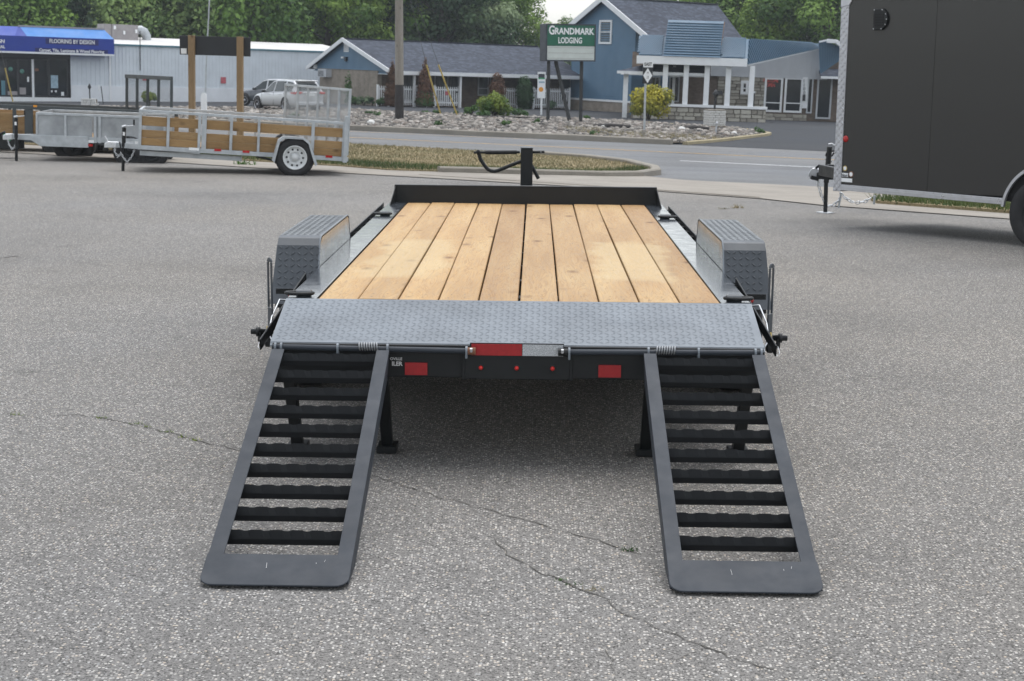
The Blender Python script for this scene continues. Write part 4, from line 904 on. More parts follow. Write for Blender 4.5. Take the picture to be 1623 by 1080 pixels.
ebx((-.03, -.012, EH-.06), (EL, EWD+.03, EH), 'roof_cap', M['alu'], .01)
# lower aluminium trim in two steps, tread-plate corner
ebx((.07, -.008, EB-.035), (wxx-.52, .02, EB+.03), 'lower_trim', M['alu'], .003); ebx((.07, -.012, EB-.005), (wxx-.52, -.008, EB+.006), 'lower_trim', M['alu'], .001)
ebx((wxx+.52, -.008, EB-.035), (EL, .02, EB+.03), 'lower_trim', M['alu'], .003)
tc_ = ebx((-.035, -.01, EB-.05), (.075, EWD, EH-.02), 'corner_plate', M['alu'], .004)
vs, fs = [], []
for j in range(int((EH-EB-.05)/.038)):
    for i in range(3):
        u, v = -.018+i*.036, EB-.03+j*.038; a = R(52) if (i+j) % 2 else R(-52); ca, sa = math.cos(a), math.sin(a); k = len(vs)
        for du, dv, h in ((-.021, 0, 0), (0, -.008, 0), (.021, 0, 0), (0, .008, 0), (-.011, 0, .007), (.011, 0, .007)): vs.append(en(u+du*ca-dv*sa, -.0103-h, v+du*sa+dv*ca))
        fs += [(k, k+1, k+5, k+4), (k+1, k+2, k+5), (k+2, k+3, k+4, k+5), (k+3, k, k+4)]
MB().add(vs, fs).build('tread', M['alu'], tc_, kind='stuff')
cz = enhit(1337, 12)[1]; MB().prism([en(-.04, -.016, cz), en(.082, -.016, cz+.02), en(.19, -.016, EH+.01), en(-.04, -.016, EH+.01)], en(0, .03, 0)).build('corner_cap', M['alu'], EN, bevel=.006)
# arch trim, dark well, wheel
at_pts = [(wxx + .52*math.cos(a), .36 + .5*math.sin(a)) for a in [math.pi*.97 - math.pi*.94*k/30 for k in range(31)]]
mb = MB()
for (xa_, za_), (xb_, zb_) in zip(at_pts, at_pts[1:]): mb.bar(en(xa_, -.012, za_), en(xb_, -.012, zb_), .03, .03, (0, 1, 0))
mb.build('arch_trim', M['alu'], EN)
road_wheel(EN, en(wxx-.09, .08, .36), .36, .22, .2, -sy, spoke=False, rimmat='black_paint'); road_wheel(EN, en(wxx+.75, .08, .36), .36, .22, .2, -sy, spoke=False, rimmat='black_paint'); road_wheel(EN, en(wxx+.06, EWD-.1, .36), .36, .22, .2, sy, spoke=False, rimmat='black_paint')
# vent, marker lamp, stickers, rivet line
vx, vz = enhit(1397, 31); mb = MB(); pts = []
vw, vh = .105, .115
pts = [(vx-vw*.85, vz-vh), (vx+vw*.3, vz-vh), (vx+vw*.85, vz-vh*.55), (vx+vw, vz), (vx+vw*.85, vz+vh*.55), (vx+vw*.3, vz+vh), (vx-vw*.85, vz+vh)]
ve = MB().prism([en(x, -.001, z) for x, z in pts], en(0, -.03, 0)).build('side_vent', M['black_paint'], EN, bevel=.008)
mb = MB()
for k in range(5): mb.box(en(vx-vw*.6, -.032, vz-vh*.6+k*.028), en(vx+vw*.5, -.038, vz-vh*.6+k*.028+.01))
mb.build('vent_louvre', M['dark_hole'], ve); mb = MB()
for x, z in pts: mb.disc(en(vx+(x-vx)*.88, -.0315, vz+(z-vz)*.88), .006, 'y', 8)
mb.build('vent_screw', M['zinc'], ve, fix=False)
lx_, lz_ = enhit(1340.5, 220.5); MB().lathe([(-sy*.02, 0), (-sy*.018, .025), (-sy*.006, .036), (0, .037)], en(lx_, 0, lz_), 'y', 20).build('marker_light', M['red_lens'], EN)
for px, py, r_, m_ in ((1339.5, 267, .03, 'yellow_plastic'), (1349, 276.5, .034, 'rust')):
    x, z = enhit(px, py); o = MB().disc(en(x, -.002, z), r_, 'y', 24).build('round_sticker', M[m_], EN, fix=False); MB().disc(en(x, -.0035, z), r_*.7, 'y', 20).build('sticker_face', M['white_paint'], o, fix=False)
for (pa, pb) in (((1332.5, 274), (1344.5, 281)), ((1332, 282), (1350.5, 289.5))):
    x0, z1 = enhit(*pa); x1, z0 = enhit(*pb); MB().box(en(x0, -.002, z0), en(x1, 0, z1)).build('sticker', M['white_paint'], EN)
x0, z0 = enhit(1338, 278); text('sticker_lettering', 'Nour1', .05, M['sign_dark'], EN, Matrix.Translation(en(x0+.015, -.004, z0)) @ (UP_Y if sy > 0 else Matrix.Diagonal((1, 1, 1, 1)) @ UP_Y), .001, .0005, .8)
mb = MB(); x = .15
while x < wxx-.55: mb.disc(en(x, -.0085, EB+.02), .005, 'y', 8); x += .12
mb.build('trim_screw', M['hvac'], EN, fix=False)
# tongue, coupler, jack, chains
jl = Vector((jk.x-c0.x, jk.y-c0.y, 0)); jx_, jy_ = jl.dot(lx), jl.dot(ly)*sy
ctr = EWD/2
TGZ = .56
for y in (.25, EWD-.25): MB().bar(en(.1, y, TGZ), en(-1.0, ctr + (.05 if y > ctr else -.05), TGZ), .06, .13).build('tongue_beam', M['black_paint'], EN, bevel=.004)
def enp(px, py, Y): q = at(px, py, Y) - Vector((c0.x, c0.y, EG)); return Vector((q.dot(lx), q.dot(ly), q.z))
JY = jk.y
TM = empty('tongue_jack'); TM.parent = EN
P = lambda px, py: enp(px, py, JY)
jp = P(1308, 338); foot_z = jp.z
MB().tube([P(1309.5, 290), P(1315, 233)], .034, 14).build('jack_tube', M['black_paint'], TM); MB().tube([jp+Vector((0, 0, .01)), P(1309.5, 285)], .027, 14).build('jack_leg', M['black_paint'], TM)
mb = MB(); mb.box(jp+Vector((-.09, -.07, 0)), jp+Vector((.09, .07, .014))); mb.build('foot_plate', M['zinc'], TM, bevel=.003)
MB().tube([P(1313, 229), P(1318, 228), P(1323, 231)], .01, 8).build('crank_arm', M['zinc'], TM)
MB().tube([P(1322, 239.5), P(1316, 240), P(1310, 243), P(1309, 247), P(1313, 249), P(1319, 247), P(1322, 242)], .011, 8).build('wiring_cord', M['rubber'], TM)
MB().tube([P(1315, 250), P(1309, 253), P(1312, 258), P(1318, 256), P(1311, 262), P(1308, 266)], .009, 8).build('wiring_cord', M['rubber'], TM)
bm_ = MB(); bm_.bar(P(1294, 278.5), P(1321, 280), .07, .085); bm_.build('tongue_head', M['black_paint'], EN, bevel=.01)
mb = MB(); mb.prism([P(1280, 281), P(1281, 275), P(1286, 267.5), P(1290, 266.5), P(1300, 270), P(1300, 284), P(1290, 282)], lx*0+Vector((0, sy*.09, 0))); mb.build('coupler', M['zinc'], EN, bevel=.008)
mb = MB(); mb.bar(P(1293, 267), P(1298, 263), .03, .03); mb.bar(P(1297, 264), P(1299, 261), .02, .02); mb.bar(P(1285, 281), P(1297, 284), .08, .05); mb.bar(P(1306, 268), P(1321, 269), .12, .015); mb.build('coupler_latch', M['black_paint'], EN, bevel=.004)
chain(EN, [P(1296, 285), P(1298, 296), P(1302, 310), P(1308, 321), P(1315, 326), P(1323, 324), P(1331, 316), P(1335, 306)], link=.06, r=.008); chain(EN, [P(1334, 308), P(1340, 314), P(1350, 320), P(1360, 321.5), P(1372, 319), P(1382, 313), P(1387, 307)], link=.06, r=.008)
for a, b_ in (((1333, 306), (1329, 330)), ((1386.5, 310), (1385, 324))): MB().bar(P(*a), P(*b_), .035, .02).build('chain_stake', M['galv'], EN)

# ================================================================== buildings across the road
def building(name, fr, label, cat='building'):
    o = bpy.data.objects.new(name, None); COL.objects.link(o); o.matrix_world = fr.mat(); o.empty_display_size = .5; return tag(o, label, cat)
def wallrect(fr, px0, py0, px1, py1, w=0.0, ax=1):
    """pixel rectangle on the wall plane -> (u0, u1, z0, z1)"""
    a = fr.hit(px0, (py0+py1)/2, ax, w); b_ = fr.hit(px1, (py0+py1)/2, ax, w); i = 0 if ax == 1 else 1
    m_ = (px0+px1)/2; return a[i], b_[i], fr.hit(m_, py1, ax, w).z, fr.hit(m_, py0, ax, w).z
def opening(fr, parent, px0, py0, px1, py1, w=0.0, glass='glass_dark', frame='white_trim', fw=.06, rail=None, name='window', mull=()):
    u0, u1, z0, z1 = wallrect(fr, px0, py0, px1, py1, w); u0, u1 = min(u0, u1), max(u0, u1)
    mb = MB()
    for a, b_ in (((u0, w-.05, z0), (u0+fw, w+.03, z1)), ((u1-fw, w-.05, z0), (u1, w+.03, z1)), ((u0+fw, w-.05, z0), (u1-fw, w+.03, z0+fw)), ((u0+fw, w-.05, z1-fw), (u1-fw, w+.03, z1))): mb.box(a, b_)
    if rail: zr = z0+(z1-z0)*rail; mb.box((u0+fw, w-.04, zr-.03), (u1-fw, w+.02, zr+.03))
    for q in mull: um = u0+(u1-u0)*q; mb.box((um-.03, w-.045, z0+fw), (um+.03, w+.025, z1-fw))
    o = mb.build(name, M[frame], parent)
    MB().box((u0+fw*.5, w-.012, z0+fw*.5), (u1-fw*.5, w-.006, z1-fw*.5)).build('pane', M[glass], o); return o
def lap(poly, w, pitch, material, name, parent, ax=1, lap_=.018, sgn=-1):
    """lap siding boards clipped to a polygon of (a, z); sticks out towards -w (ax 1) or -u (ax 0)"""
    zs = [p[1] for p in poly]; z = min(zs); mb = MB()
    def span(zz):
        xs = []
        for (a, b_), (c_, d_) in zip(poly, poly[1:]+poly[:1]):
            if (b_ <= zz < d_) or (d_ <= zz < b_): xs.append(a+(c_-a)*(zz-b_)/(d_-b_))
        return (min(xs), max(xs)) if len(xs) > 1 else None
    P3 = (lambda a, o_, zz: (a, w+sgn*o_, zz)) if ax == 1 else (lambda a, o_, zz: (w+sgn*o_, a, zz))
    while z < max(zs)-.01:
        zt = min(z+pitch, max(zs)-.005); s0, s1 = span(z+.001), span(zt-.001)
        if s0 and s1:
            mb.add([P3(s0[0], lap_, z), P3(s0[1], lap_, z), P3(s1[1], .003, zt), P3(s1[0], .003, zt), P3(s0[0], 0, z), P3(s0[1], 0, z)], [(0, 1, 2, 3), (0, 1, 5, 4)])
        z += pitch
    return mb.build(name, material, parent)
def ribs(fr_u0, fr_u1, z0, z1, w, step, material, parent, name='metal_siding', d=.035, wd=.05):
    mb = MB(); mb.box((fr_u0, w, z0), (fr_u1, w+.05, z1)); u = fr_u0+step/2
    while u < fr_u1: mb.box((u-wd/2, w-d, z0+.001), (u+wd/2, w-.0005, z1-.001)); u += step
    return mb.build(name, material, parent)

# ---------------- grey metal shop with the blue awning
p0 = at(180, 160.5, 103); FB = Frame((p0.x, p0.y, p0.z), 32, .022)
SB = building('shop_building', FB, 'long grey ribbed metal shop with blue awning and dark storefront glass')
uL = FB.hit(112, 130, 1, 0)[0]; uR = FB.hit(560, 120, 1, 0)[0]; zt = FB.hit(250, 74.5, 1, 0).z; zs_ = FB.hit(180, 136.5, 1, 0).z
uG = FB.hit(-70, 130, 1, 0)[0]; uP = FB.hit(174, 130, 1, 0)[0]
ribs(uL, uP-.05, zs_, zt, 0, .3, M['grey_metal'], SB); ribs(uP+.05, uR, zs_, zt, 0, .24, M['grey_metal'], SB)
MB().box((uL, -.06, -.3), (uP-.05, .1, zs_)).build('base_wall', M['pale_block'], SB); MB().box((uP+.05, -.06, -.3), (uR, .1, zs_)).build('base_wall', M['pale_block'], SB)
MB().box((uP-.06, -.12, -.1), (uP+.06, .0, zt)).build('downspout', M['white_trim'], SB)
MB().box((uL, .1, -.3), (uR, 18, zt-.05)).build('core', M['grey_metal'], SB)
MB().box((uP, -.1, zt-.01), (uR, .12, zt+.1)).build('eave_trim', M['teal_trim'], SB)
mb = MB(); mb.prism([(uP, -.08, zt+.1), (uP, 5.5, zt+.62), (uP, 18, zt+.1)], (uR-uP, 0, 0)); mb.build('roof', M['roof_white'], SB)
# storefront
zg0, zg1 = FB.hit(60, 154.5, 1, 0).z, FB.hit(60, 92, 1, 0).z
MB().box((uG, -.1, -.3), (uL, .1, zg0)).build('storefront_sill', M['white_trim'], SB); MB().box((uG, .0, zg0), (uL, .1, zt)).build('storefront_back', M['dark_hole'], SB)
MB().box((uG, -.03, zg1-.02), (uL, .0, zg1+1.0)).build('storefront_header', M['dark_frame'], SB)
for pa, pb in ((-60, -30), (-30, -14), (-14, 9.5), (9.5, 28.5), (28.5, 50), (53.5, 77), (77, 107.5)): opening(FB, SB, pa, 93.5, pb, 153.5, -.04, 'glass_dark', 'dark_frame', .07, None, 'shop_window')
u = FB.hit(52, 120, 1, -.05)[0]; MB().box((u-.08, -.12, zg0), (u+.06, -.09, zg1-.1)).build('white_post', M['white_trim'], SB)
def poster(px0, py0, px1, py1, m_, n='poster', w=-.065): u0, u1, z0, z1 = wallrect(FB, px0, py0, px1, py1, w); return MB().box((u0, w-.01, z0), (u1, w, z1)).build(n, m_, SB)
simple('poster_blue', (.3, .42, .5), .5, .25, 6); simple('balloon_mix', (.1, .25, .2), .5, .5, 12)
poster(80.5, 119.5, 92, 140, M['poster_blue']); poster(80.8, 143.5, 83.3, 146.5, M['white_trim'], 'notice'); poster(87, 143.5, 90, 146.5, M['white_trim'], 'notice'); poster(97, 146, 101.5, 153, M['white_trim'], 'notice'); poster(2, 128, 9.5, 151, M['teal_trim'], 'panel_display'); poster(43, 122, 46, 130, M['white_trim'], 'notice')
poster(12, 145, 28, 151, M['hvac'], 'display'); poster(30, 139, 41, 150, M['hvac'], 'display'); poster(54, 109, 61, 113, M['rust'], 'display')
for px, py in ((17, 110), (35, 113.5)): q = FB.hit(px, py, 1, -.1); MB().lathe([(-.09, .0), (-.07, .11), (0, .15), (.07, .11), (.09, 0)], (q[0], -.07, q[2]), 'y', 16).build('round_ornament', M['balloon_mix'], SB)
# awning swept along a path in front of the wall: dark blue face, light top
za0 = FB.hit(110, 87.2, 1, -1.0).z; za1 = FB.hit(110, 60, 1, -1.0).z; za2 = FB.hit(110, 45.5, 1, -.1).z
ua0, ua1, ua2, ua3 = FB.hit(181, 75, 1, -1.0)[0], FB.hit(43, 70, 1, -1.0)[0], FB.hit(25, 70, 1, -1.0)[0], FB.hit(-70, 70, 1, -.6)[0]
path = [((ua0, -1.0), (ua0-.35, -.02)), ((ua1, -1.0), (ua1-.2, -.02)), ((ua2, -.85), (ua1-.3, -.02)), ((ua3, .6), (ua3+.2, 1.6))]
AW = empty('awning'); AW.parent = SB
for i in range(3):
    (f0, b0), (f1, b1) = path[i], path[i+1]
    mb = MB(); mb.add([(f1[0], f1[1], za0), (f0[0], f0[1], za0), (f0[0], f0[1], za1), (f1[0], f1[1], za1)], [(0, 1, 2, 3)]); mb.build('awning_face', M['awning_blue'], AW, fix=False)
    mb = MB(); mb.add([(f1[0], f1[1], za1), (f0[0], f0[1], za1), (b0[0], b0[1], za2), (b1[0], b1[1], za2)], [(0, 1, 2, 3)]); mb.build('awning_slope', M['awning_top' if i == 0 else 'awning_blue' if i == 1 else 'awning_violet'], AW, fix=False)
    mb = MB(); mb.bar((f0[0], f0[1]-.012, za0+.06), (f1[0], f1[1]-.012, za0+.06), .02, .12); mb.build('awning_border', M['white_trim'], AW)
mb = MB(); mb.add([(ua0, -1, za0), (ua0, -1, za1), (ua0-.35, -.02, za2), (ua0-.3, 0, za0)], [(0, 1, 2, 3)]); mb.build('awning_end', M['awning_blue'], AW, fix=False)
MB().box((ua1-.3, -.06, za2-.01), (ua0-.33, .05, za2+.1)).build('parapet_cap', M['hvac'], SB)
def awtext(s, px0, px1, pyc, size, padpx):
    a, b_ = FB.hit(px0, pyc, 1, -1.01), FB.hit(px1, pyc+ (px1-px0)*.034, 1, -1.01); c_ = (a+b_)/2; W = b_[0]-a[0]; hh = size
    MB().box((a[0]-.25, -1.012, c_[2]-hh*.72), (b_[0]+.25, -1.004, c_[2]+hh*.72)).build('lettering_panel', M['awning_navy'], AW)
    t = text('awning_lettering', s, hh*1.4, M['white_paint'], AW, Matrix.Translation((c_[0], -1.018, c_[2])) @ UP_Y, .007, .002)
    w0 = max(v.co.x for v in t.data.vertices)-min(v.co.x for v in t.data.vertices); t.matrix_basis = t.matrix_basis @ Matrix.Diagonal((W/w0, 1, 1, 1))
awtext('FLOORING BY DESIGN', 78.5, 150, 65.5, .25, 0); awtext('Carpet, Tile, Laminate & Wood Flooring', 62, 165, 79.5, .19, 0)
fa, fb_ = Vector((ua2, -.85, 0)), Vector((ua3, .6, 0)); dirn = (fa-fb_).normalized(); ang = math.atan2(dirn.y, dirn.x)
for s_, t_, zz, hh in (('DESIGN', .9, (za0+za1)/2+.16, .26), ('COMMERCIAL', .9, (za0+za1)/2-.18, .2)):
    text('awning_lettering', s_, hh*1.2, M['white_paint'], AW, Matrix.Translation(fa - dirn*.62 + Vector((dirn.y, -dirn.x, 0))*.02 + Vector((0, 0, zz))) @ Matrix.Rotation(ang, 4, 'Z') @ UP_Y, .01, .002, 1, 'RIGHT')
# parts on walls and roof
q = FB.hit(222, 95, 1, -.05); MB().tube([(q[0], -.08, FB.hit(222, 112, 1, -.05).z), (q[0], -.08, FB.hit(222, 50, 1, -.05).z)], .03, 8).build('vent_pipe', M['dark_frame'], SB)
simple('red_sign', (.5, .12, .14), .6, .4, 40)
for px0, py0, px1, py1 in ((226, 121, 236, 128), (350, 122.5, 358, 132.5)): u0, u1, z0, z1 = wallrect(FB, px0, py0, px1, py1, -.05); MB().box((u0, -.06, z0), (u1, -.045, z1)).build('warning_notice', M['red_sign'], SB)
ac = empty('rooftop_unit'); ac.parent = SB
wd_ = 3.2
u0, u1, z0, z1 = wallrect(FB, 167, 39, 219, 62, wd_); us = FB.hit(178, 50, 1, wd_)[0]; mb = MB(); mb.box((us, wd_, z0-.3), (u1, wd_+2, z1)); mb.build('unit_cabinet', M['hvac'], ac); MB().box((u0, wd_+.1, z0-.25), (us-.01, wd_+1.9, z1)).build('unit_cabinet', M['hvac'], ac); MB().box((u0-.1, wd_-.08, z0-.4), (u1+1.6, wd_+2.1, z0-.3)).build('unit_curb', M['dark_frame'], ac)
qa = FB.hit(221, 60, 1, wd_); qb = FB.hit(221, 44, 1, wd_); qc = FB.hit(236, 44, 1, wd_); qd = FB.hit(236, 60, 1, wd_); rr_ = .32
MB().tube([(u1, wd_+.6, z1-.35), (u1+.35, wd_+.6, z1-.3), (u1+.62, wd_+.6, z1-.42), (u1+.78, wd_+.6, z1-.7), (u1+.8, wd_+.6, z0-.3)], .3, 14).build('duct', M['galv'], ac)
for px, py in ((182, 44), (197, 52), (216, 50)): q = FB.hit(px, py, 1, wd_-.05); MB().box((q[0]-.07, wd_-.07, q[2]-.12), (q[0]+.07, wd_-.001, q[2]+.12)).build('unit_fitting', M['white_trim'], ac)

# ---------------- motel wing with blue gable
p0 = gnd(598, 167.5); FM = Frame(p0, 35, .022)
MW = building('motel_wing', FM, 'low motel wing with blue gable, tan brick end and grey shingle roof')
UO = -.35
ge, ga, gl_ = FM.hit(619, 111, 0, UO), FM.hit(543, 61.5, 0, UO), FM.hit(486, 108.5, 0, UO)
wl = FM.hit(507, 140, 0, 0)[1]; zE = (ge.z+gl_.z)/2; uEnd = FM.hit(935, 120, 1, ge[1])[0]
zw = FM.hit(560, 110.5, 0, 0).z
def slab(a, b_, c_, d_, t): return MB().prism([a, b_, c_, d_], (0, 0, -t))
uE2 = uEnd
slab((UO, ge[1], zE), (uE2, ge[1], zE), (uE2, ga[1], ga.z), (UO, ga[1], ga.z), .1).build('roof', M['shingle'], MW); slab((UO, gl_[1], zE), (UO, ga[1], ga.z), (uE2, ga[1], ga.z), (uE2, gl_[1], zE), .1).build('roof', M['shingle'], MW)
MB().bar((UO, ga[1], ga.z+.03), (uE2, ga[1], ga.z+.03), .3, .06).build('ridge_cap', M['sign_dark'], MW)
MB().bar((UO+.02, ge[1]-.02, zE-.1), (uE2, ge[1]-.02, zE-.1), .05, .22).build('fascia', M['white_trim'], MW)
for e in (ge, gl_): MB().bar((UO-.03, e[1], zE-.06), (UO-.03, ga[1], ga.z-.06), .06, .26, (0, 0, 1)).build('bargeboard', M['white_trim'], MW)
# gable wall: siding above, brick below
sl_r = (ga.z-zE)/(ga[1]-ge[1]); sl_l = (ga.z-zE)/(ga[1]-gl_[1])
def zr(w_): return zE + (w_-ge[1])*sl_r if w_ < ga[1] else zE + (w_-gl_[1])*sl_l
lap([(ge[1]+.1, zE-.02), (ge[1]+.1, zw), (gl_[1]-.1, zw), (gl_[1]-.1, zE-.02), (ga[1], ga.z-.12)], -.02, .16, M['blue_siding'], 'gable_siding', MW, ax=0, lap_=.05)
MB().box((-.02, 0.0, -.4), (.3, wl, zw)).build('brick_end_wall', M['tan_brick'], MW)
mb = MB(); mb.prism([(.05, ge[1]+.3, zE-.2), (.05, gl_[1]-.3, zE-.2), (.05, ga[1], ga.z-.2)], (.1, 0, 0)); mb.build('gable_back', M['blue_siding'], MW)
MB().box((.3, .02, -.4), (uE2, .3, zE)).build('brick_front_wall', M['dark_brick'], MW); MB().box((.3, wl-.3, -.4), (uE2, wl, zE)).build('brick_rear_wall', M['tan_brick'], MW)  # front wall takes the darker brick, eave shade put into its colour
MB().box((0, ge[1]+.05, zE-.24), (uE2, 0.02, zE-.2)).build('soffit', M['white_trim'], MW)
# gable details
q0, q1 = FM.hit(545.5, 82.5, 0, -.04), FM.hit(553.5, 69.5, 0, -.04); vn = MB().box((-.08, q1[1], q0[2]), (-.03, q0[1], q1[2])).build('gable_vent', M['white_trim'], MW)
for k in range(5): z = q0[2]+.1+k*(q1[2]-q0[2]-.2)/4; MB().box((-.1, q1[1]+.06, z-.03), (-.08, q0[1]-.06, z+.02)).build('vent_slat', M['board_grey'], vn)
q = FM.hit(549, 94, 0, -.1); MB().box((-.2, q[1]-.1, q[2]-.14), (-.03, q[1]+.1, q[2]+.14)).build('wall_lamp', M['dark_frame'], MW); q = FM.hit(546, 92, 0, -.1); MB().box((-.3, q[1]-.12, q[2]-.04), (-.2, q[1]+.12, q[2]+.08)).build('lamp_head', M['white_trim'], MW)
q = FM.hit(500, 106, 0, -.1); MB().box((-.2, q[1]-.15, q[2]-.12), (-.03, q[1]+.12, q[2]+.16)).build('flood_light', M['white_trim'], MW)
q0, q1 = FM.hit(511, 122, 0, -.1), FM.hit(524, 110, 0, -.1); acu = MB().box((-.45, q1[1], q0[2]), (.0, q0[1], q1[2])).build('window_unit', M['board_grey'], MW); mb = MB()
for k in range(5): z = q0[2]+.06+k*.075; mb.box((-.456, q1[1]+.35, z), (-.4505, q0[1]-.05, z+.04))
mb.build('unit_grille', M['dark_frame'], acu)
# windows and doors along the front
for px0, px1, py0, py1, gl2, rl in ((633, 655, 113, 160, 'glass_curtain', None), (688, 706, 116, 162, 'glass_curtain', None), (708, 727, 116, 164, 'glass_curtain', None), (757, 774, 119, 152, 'glass_curtain', .35), (776, 786, 119, 168, 'glass_curtain', None), (823, 839, 122, 168, 'glass_dark', .6), (886, 904, 124, 170, 'glass_dark', None)):
    opening(FM, MW, px0, py0, px1, py1, .0, gl2, 'board_grey', .08, rl)
for px in (655.5, 674, 728.5): u = FM.hit(px, 140, 1, ge[1]+.3)[0]; MB().box((u-.06, ge[1]+.15, -.3), (u+.06, ge[1]+.27, zE-.22)).build('porch_post', M['white_trim'], MW)
# ---------------- picket fences in front of the wing
def fence(px0, px1, label, gate=False, w=-1.7):
    a = FM.hit(px0, 150, 1, w)[0]; b_ = FM.hit(px1, 150, 1, w)[0]; zb = FM.hit((px0+px1)/2, 168+ (px0-598)*.02, 1, w).z; ztp = FM.hit((px0+px1)/2, 136+(px0-598)*.016, 1, w).z
    F = bpy.data.objects.new('picket_fence', None); COL.objects.link(F); F.matrix_world = FM.mat() @ Matrix.Translation((a, w, zb)); L = b_-a; H = ztp-zb; tag(F, label, 'fence', 'white picket fences')
    pm = MB().prism([(-.035, -.02, .06), (.035, -.02, .06), (.035, -.02, H-.06), (0, -.02, H), (-.035, -.02, H-.06)], (0, .02, 0)).build('picket', M['white_paint'], F); pm.location = (.1, 0, 0)
    u = .1+.155
    while u < L-.05: c_ = pm.copy(); COL.objects.link(c_); c_.parent = F; c_.location = (u, 0, 0); u += .155
    for z in (.22, H-.25): MB().box((0, .003, z), (L, .04, z+.09)).build('rail', M['white_paint'], F)
    for u in (0, L): MB().box((u-.06, -.03, -.1), (u+.06, .09, H+.06)).build('post', M['white_paint'], F, bevel=.01)
    if gate: MB().box((L-.32, -.05, H-.4), (L-.14, -.02, H-.3)).build('gate_latch', M['dark_frame'], F); MB().box((L-1.1, -.05, H-.55), (L-.85, -.022, H-.3)).build('gate_notice', M['red_sign'], F)
    return F
fence(599, 616, 'short white picket fence left of the tallest brown arborvitae'); fence(638, 660, 'white picket fence between the two brown tipped arborvitae'); fence(689, 728, 'white picket gate with dark latch behind the yellow guy guards', True)
fence(798, 820, 'white picket fence between the rust brown and the round green shrub'); fence(846, 903, 'long white picket fence behind the tall lodging sign legs')

# ---------------- blue house
p0 = gnd(1003, 179); FH = Frame((p0.x, p0.y, p0.z), 35, .022)
HH = building('blue_house', FH, 'blue lap sided house with white trimmed gable, attic window and shingle roof')
UO = -.4
ha = FH.hit(954, -4, 0, UO); hr = FH.hit(1027, 58.5, 0, UO); hl_z = hr.z
hwl = FH.hit(907, 120, 0, 0)[1]; hl = (2*ha[1]-hr[1])
hEnd_r = FH.hit(1137, 6.6, 1, ha[1])[0]; hEnd_e = FH.hit(1181, 58, 1, hr[1])[0]
slab((UO, hr[1], hr.z), (hEnd_e, hr[1], hr.z), (hEnd_r, ha[1], ha.z), (UO, ha[1], ha.z), .12).build('roof', M['shingle'], HH); slab((UO, hl, hr.z), (UO, ha[1], ha.z), (hEnd_r, ha[1], ha.z), (hEnd_e, hl, hr.z), .12).build('roof', M['shingle'], HH)
mb = MB(); mb.prism([(hEnd_e, hr[1], hr.z-.1), (hEnd_e, hl, hr.z-.1), (hEnd_r, ha[1], ha.z-.1)], (-.05, 0, .02)); mb.build('roof_hip', M['shingle'], HH)
MB().bar((UO, ha[1], ha.z+.03), (hEnd_r, ha[1], ha.z+.03), .3, .07).build('ridge_cap', M['sign_dark'], HH)
for e in (hr[1], hl): MB().bar((UO-.03, e, hr.z-.08), (UO-.03, ha[1], ha.z-.08), .07, .34, (0, 0, 1)).build('bargeboard', M['white_trim'], HH)
zb = FH.hit(945, 158, 0, 0).z
slp = (ha.z-hr.z)/(ha[1]-hr[1]); zc = lambda w_: hr.z + (w_-hr[1])*slp if w_ < ha[1] else hr.z + (hl-w_)*slp
lap([(0, zb), (hwl, zb), (hwl, zc(hwl)-.1), (ha[1], ha.z-.15), (0, zc(0)-.1)], -.02, .15, M['blue_siding'], 'lap_siding', HH, ax=0, lap_=.05)
mb = MB(); mb.prism([(.0, .02, -.5), (.0, hwl-.02, -.5), (.0, hwl-.02, zc(hwl)-.15), (.0, ha[1], ha.z-.2), (.0, .02, zc(0)-.15)], (.2, 0, 0)); mb.build('gable_wall', M['blue_siding'], HH)
MB().box((.2, .05, -.5), (hEnd_e-.4, hwl-.05, hr.z-.12)).build('house_body', M['blue_siding'], HH)
MB().box((-.1, -.02, zb-.1), (.0, hwl+.03, zb+.03)).build('water_table', M['white_trim'], HH); MB().box((-.05, .0, -.6), (.0, hwl, zb-.1)).build('brick_skirt', M['tan_brick'], HH)
MB().box((-.06, hwl-.02, zb+.03), (.05, hwl+.08, zc(hwl)-.2)).build('corner_board', M['blue_metal'], HH)
qa, qb = FH.hit(950, 70, 0, -.03), FH.hit(971.5, 32, 0, -.03); w0, w1 = min(qa[1], qb[1]), max(qa[1], qb[1]); mb = MB()
fw = .13
for a, b_ in (((w0, qa[2]), (w0+fw, qb[2])), ((w1-fw, qa[2]), (w1, qb[2])), ((w0+fw, qa[2]), (w1-fw, qa[2]+fw)), ((w0+fw, qb[2]-fw), (w1-fw, qb[2])), ((w0+fw, (qa[2]+qb[2])/2-.03), (w1-fw, (qa[2]+qb[2])/2+.03))): mb.box((-.12, a[0], a[1]), (-.02, b_[0], b_[1]))
wn = mb.build('attic_window', M['white_trim'], HH); MB().box((-.05, w0+.05, qa[2]+.05), (-.045, w1-.05, qb[2]-.05)).build('pane', M['glass_curtain'], wn)

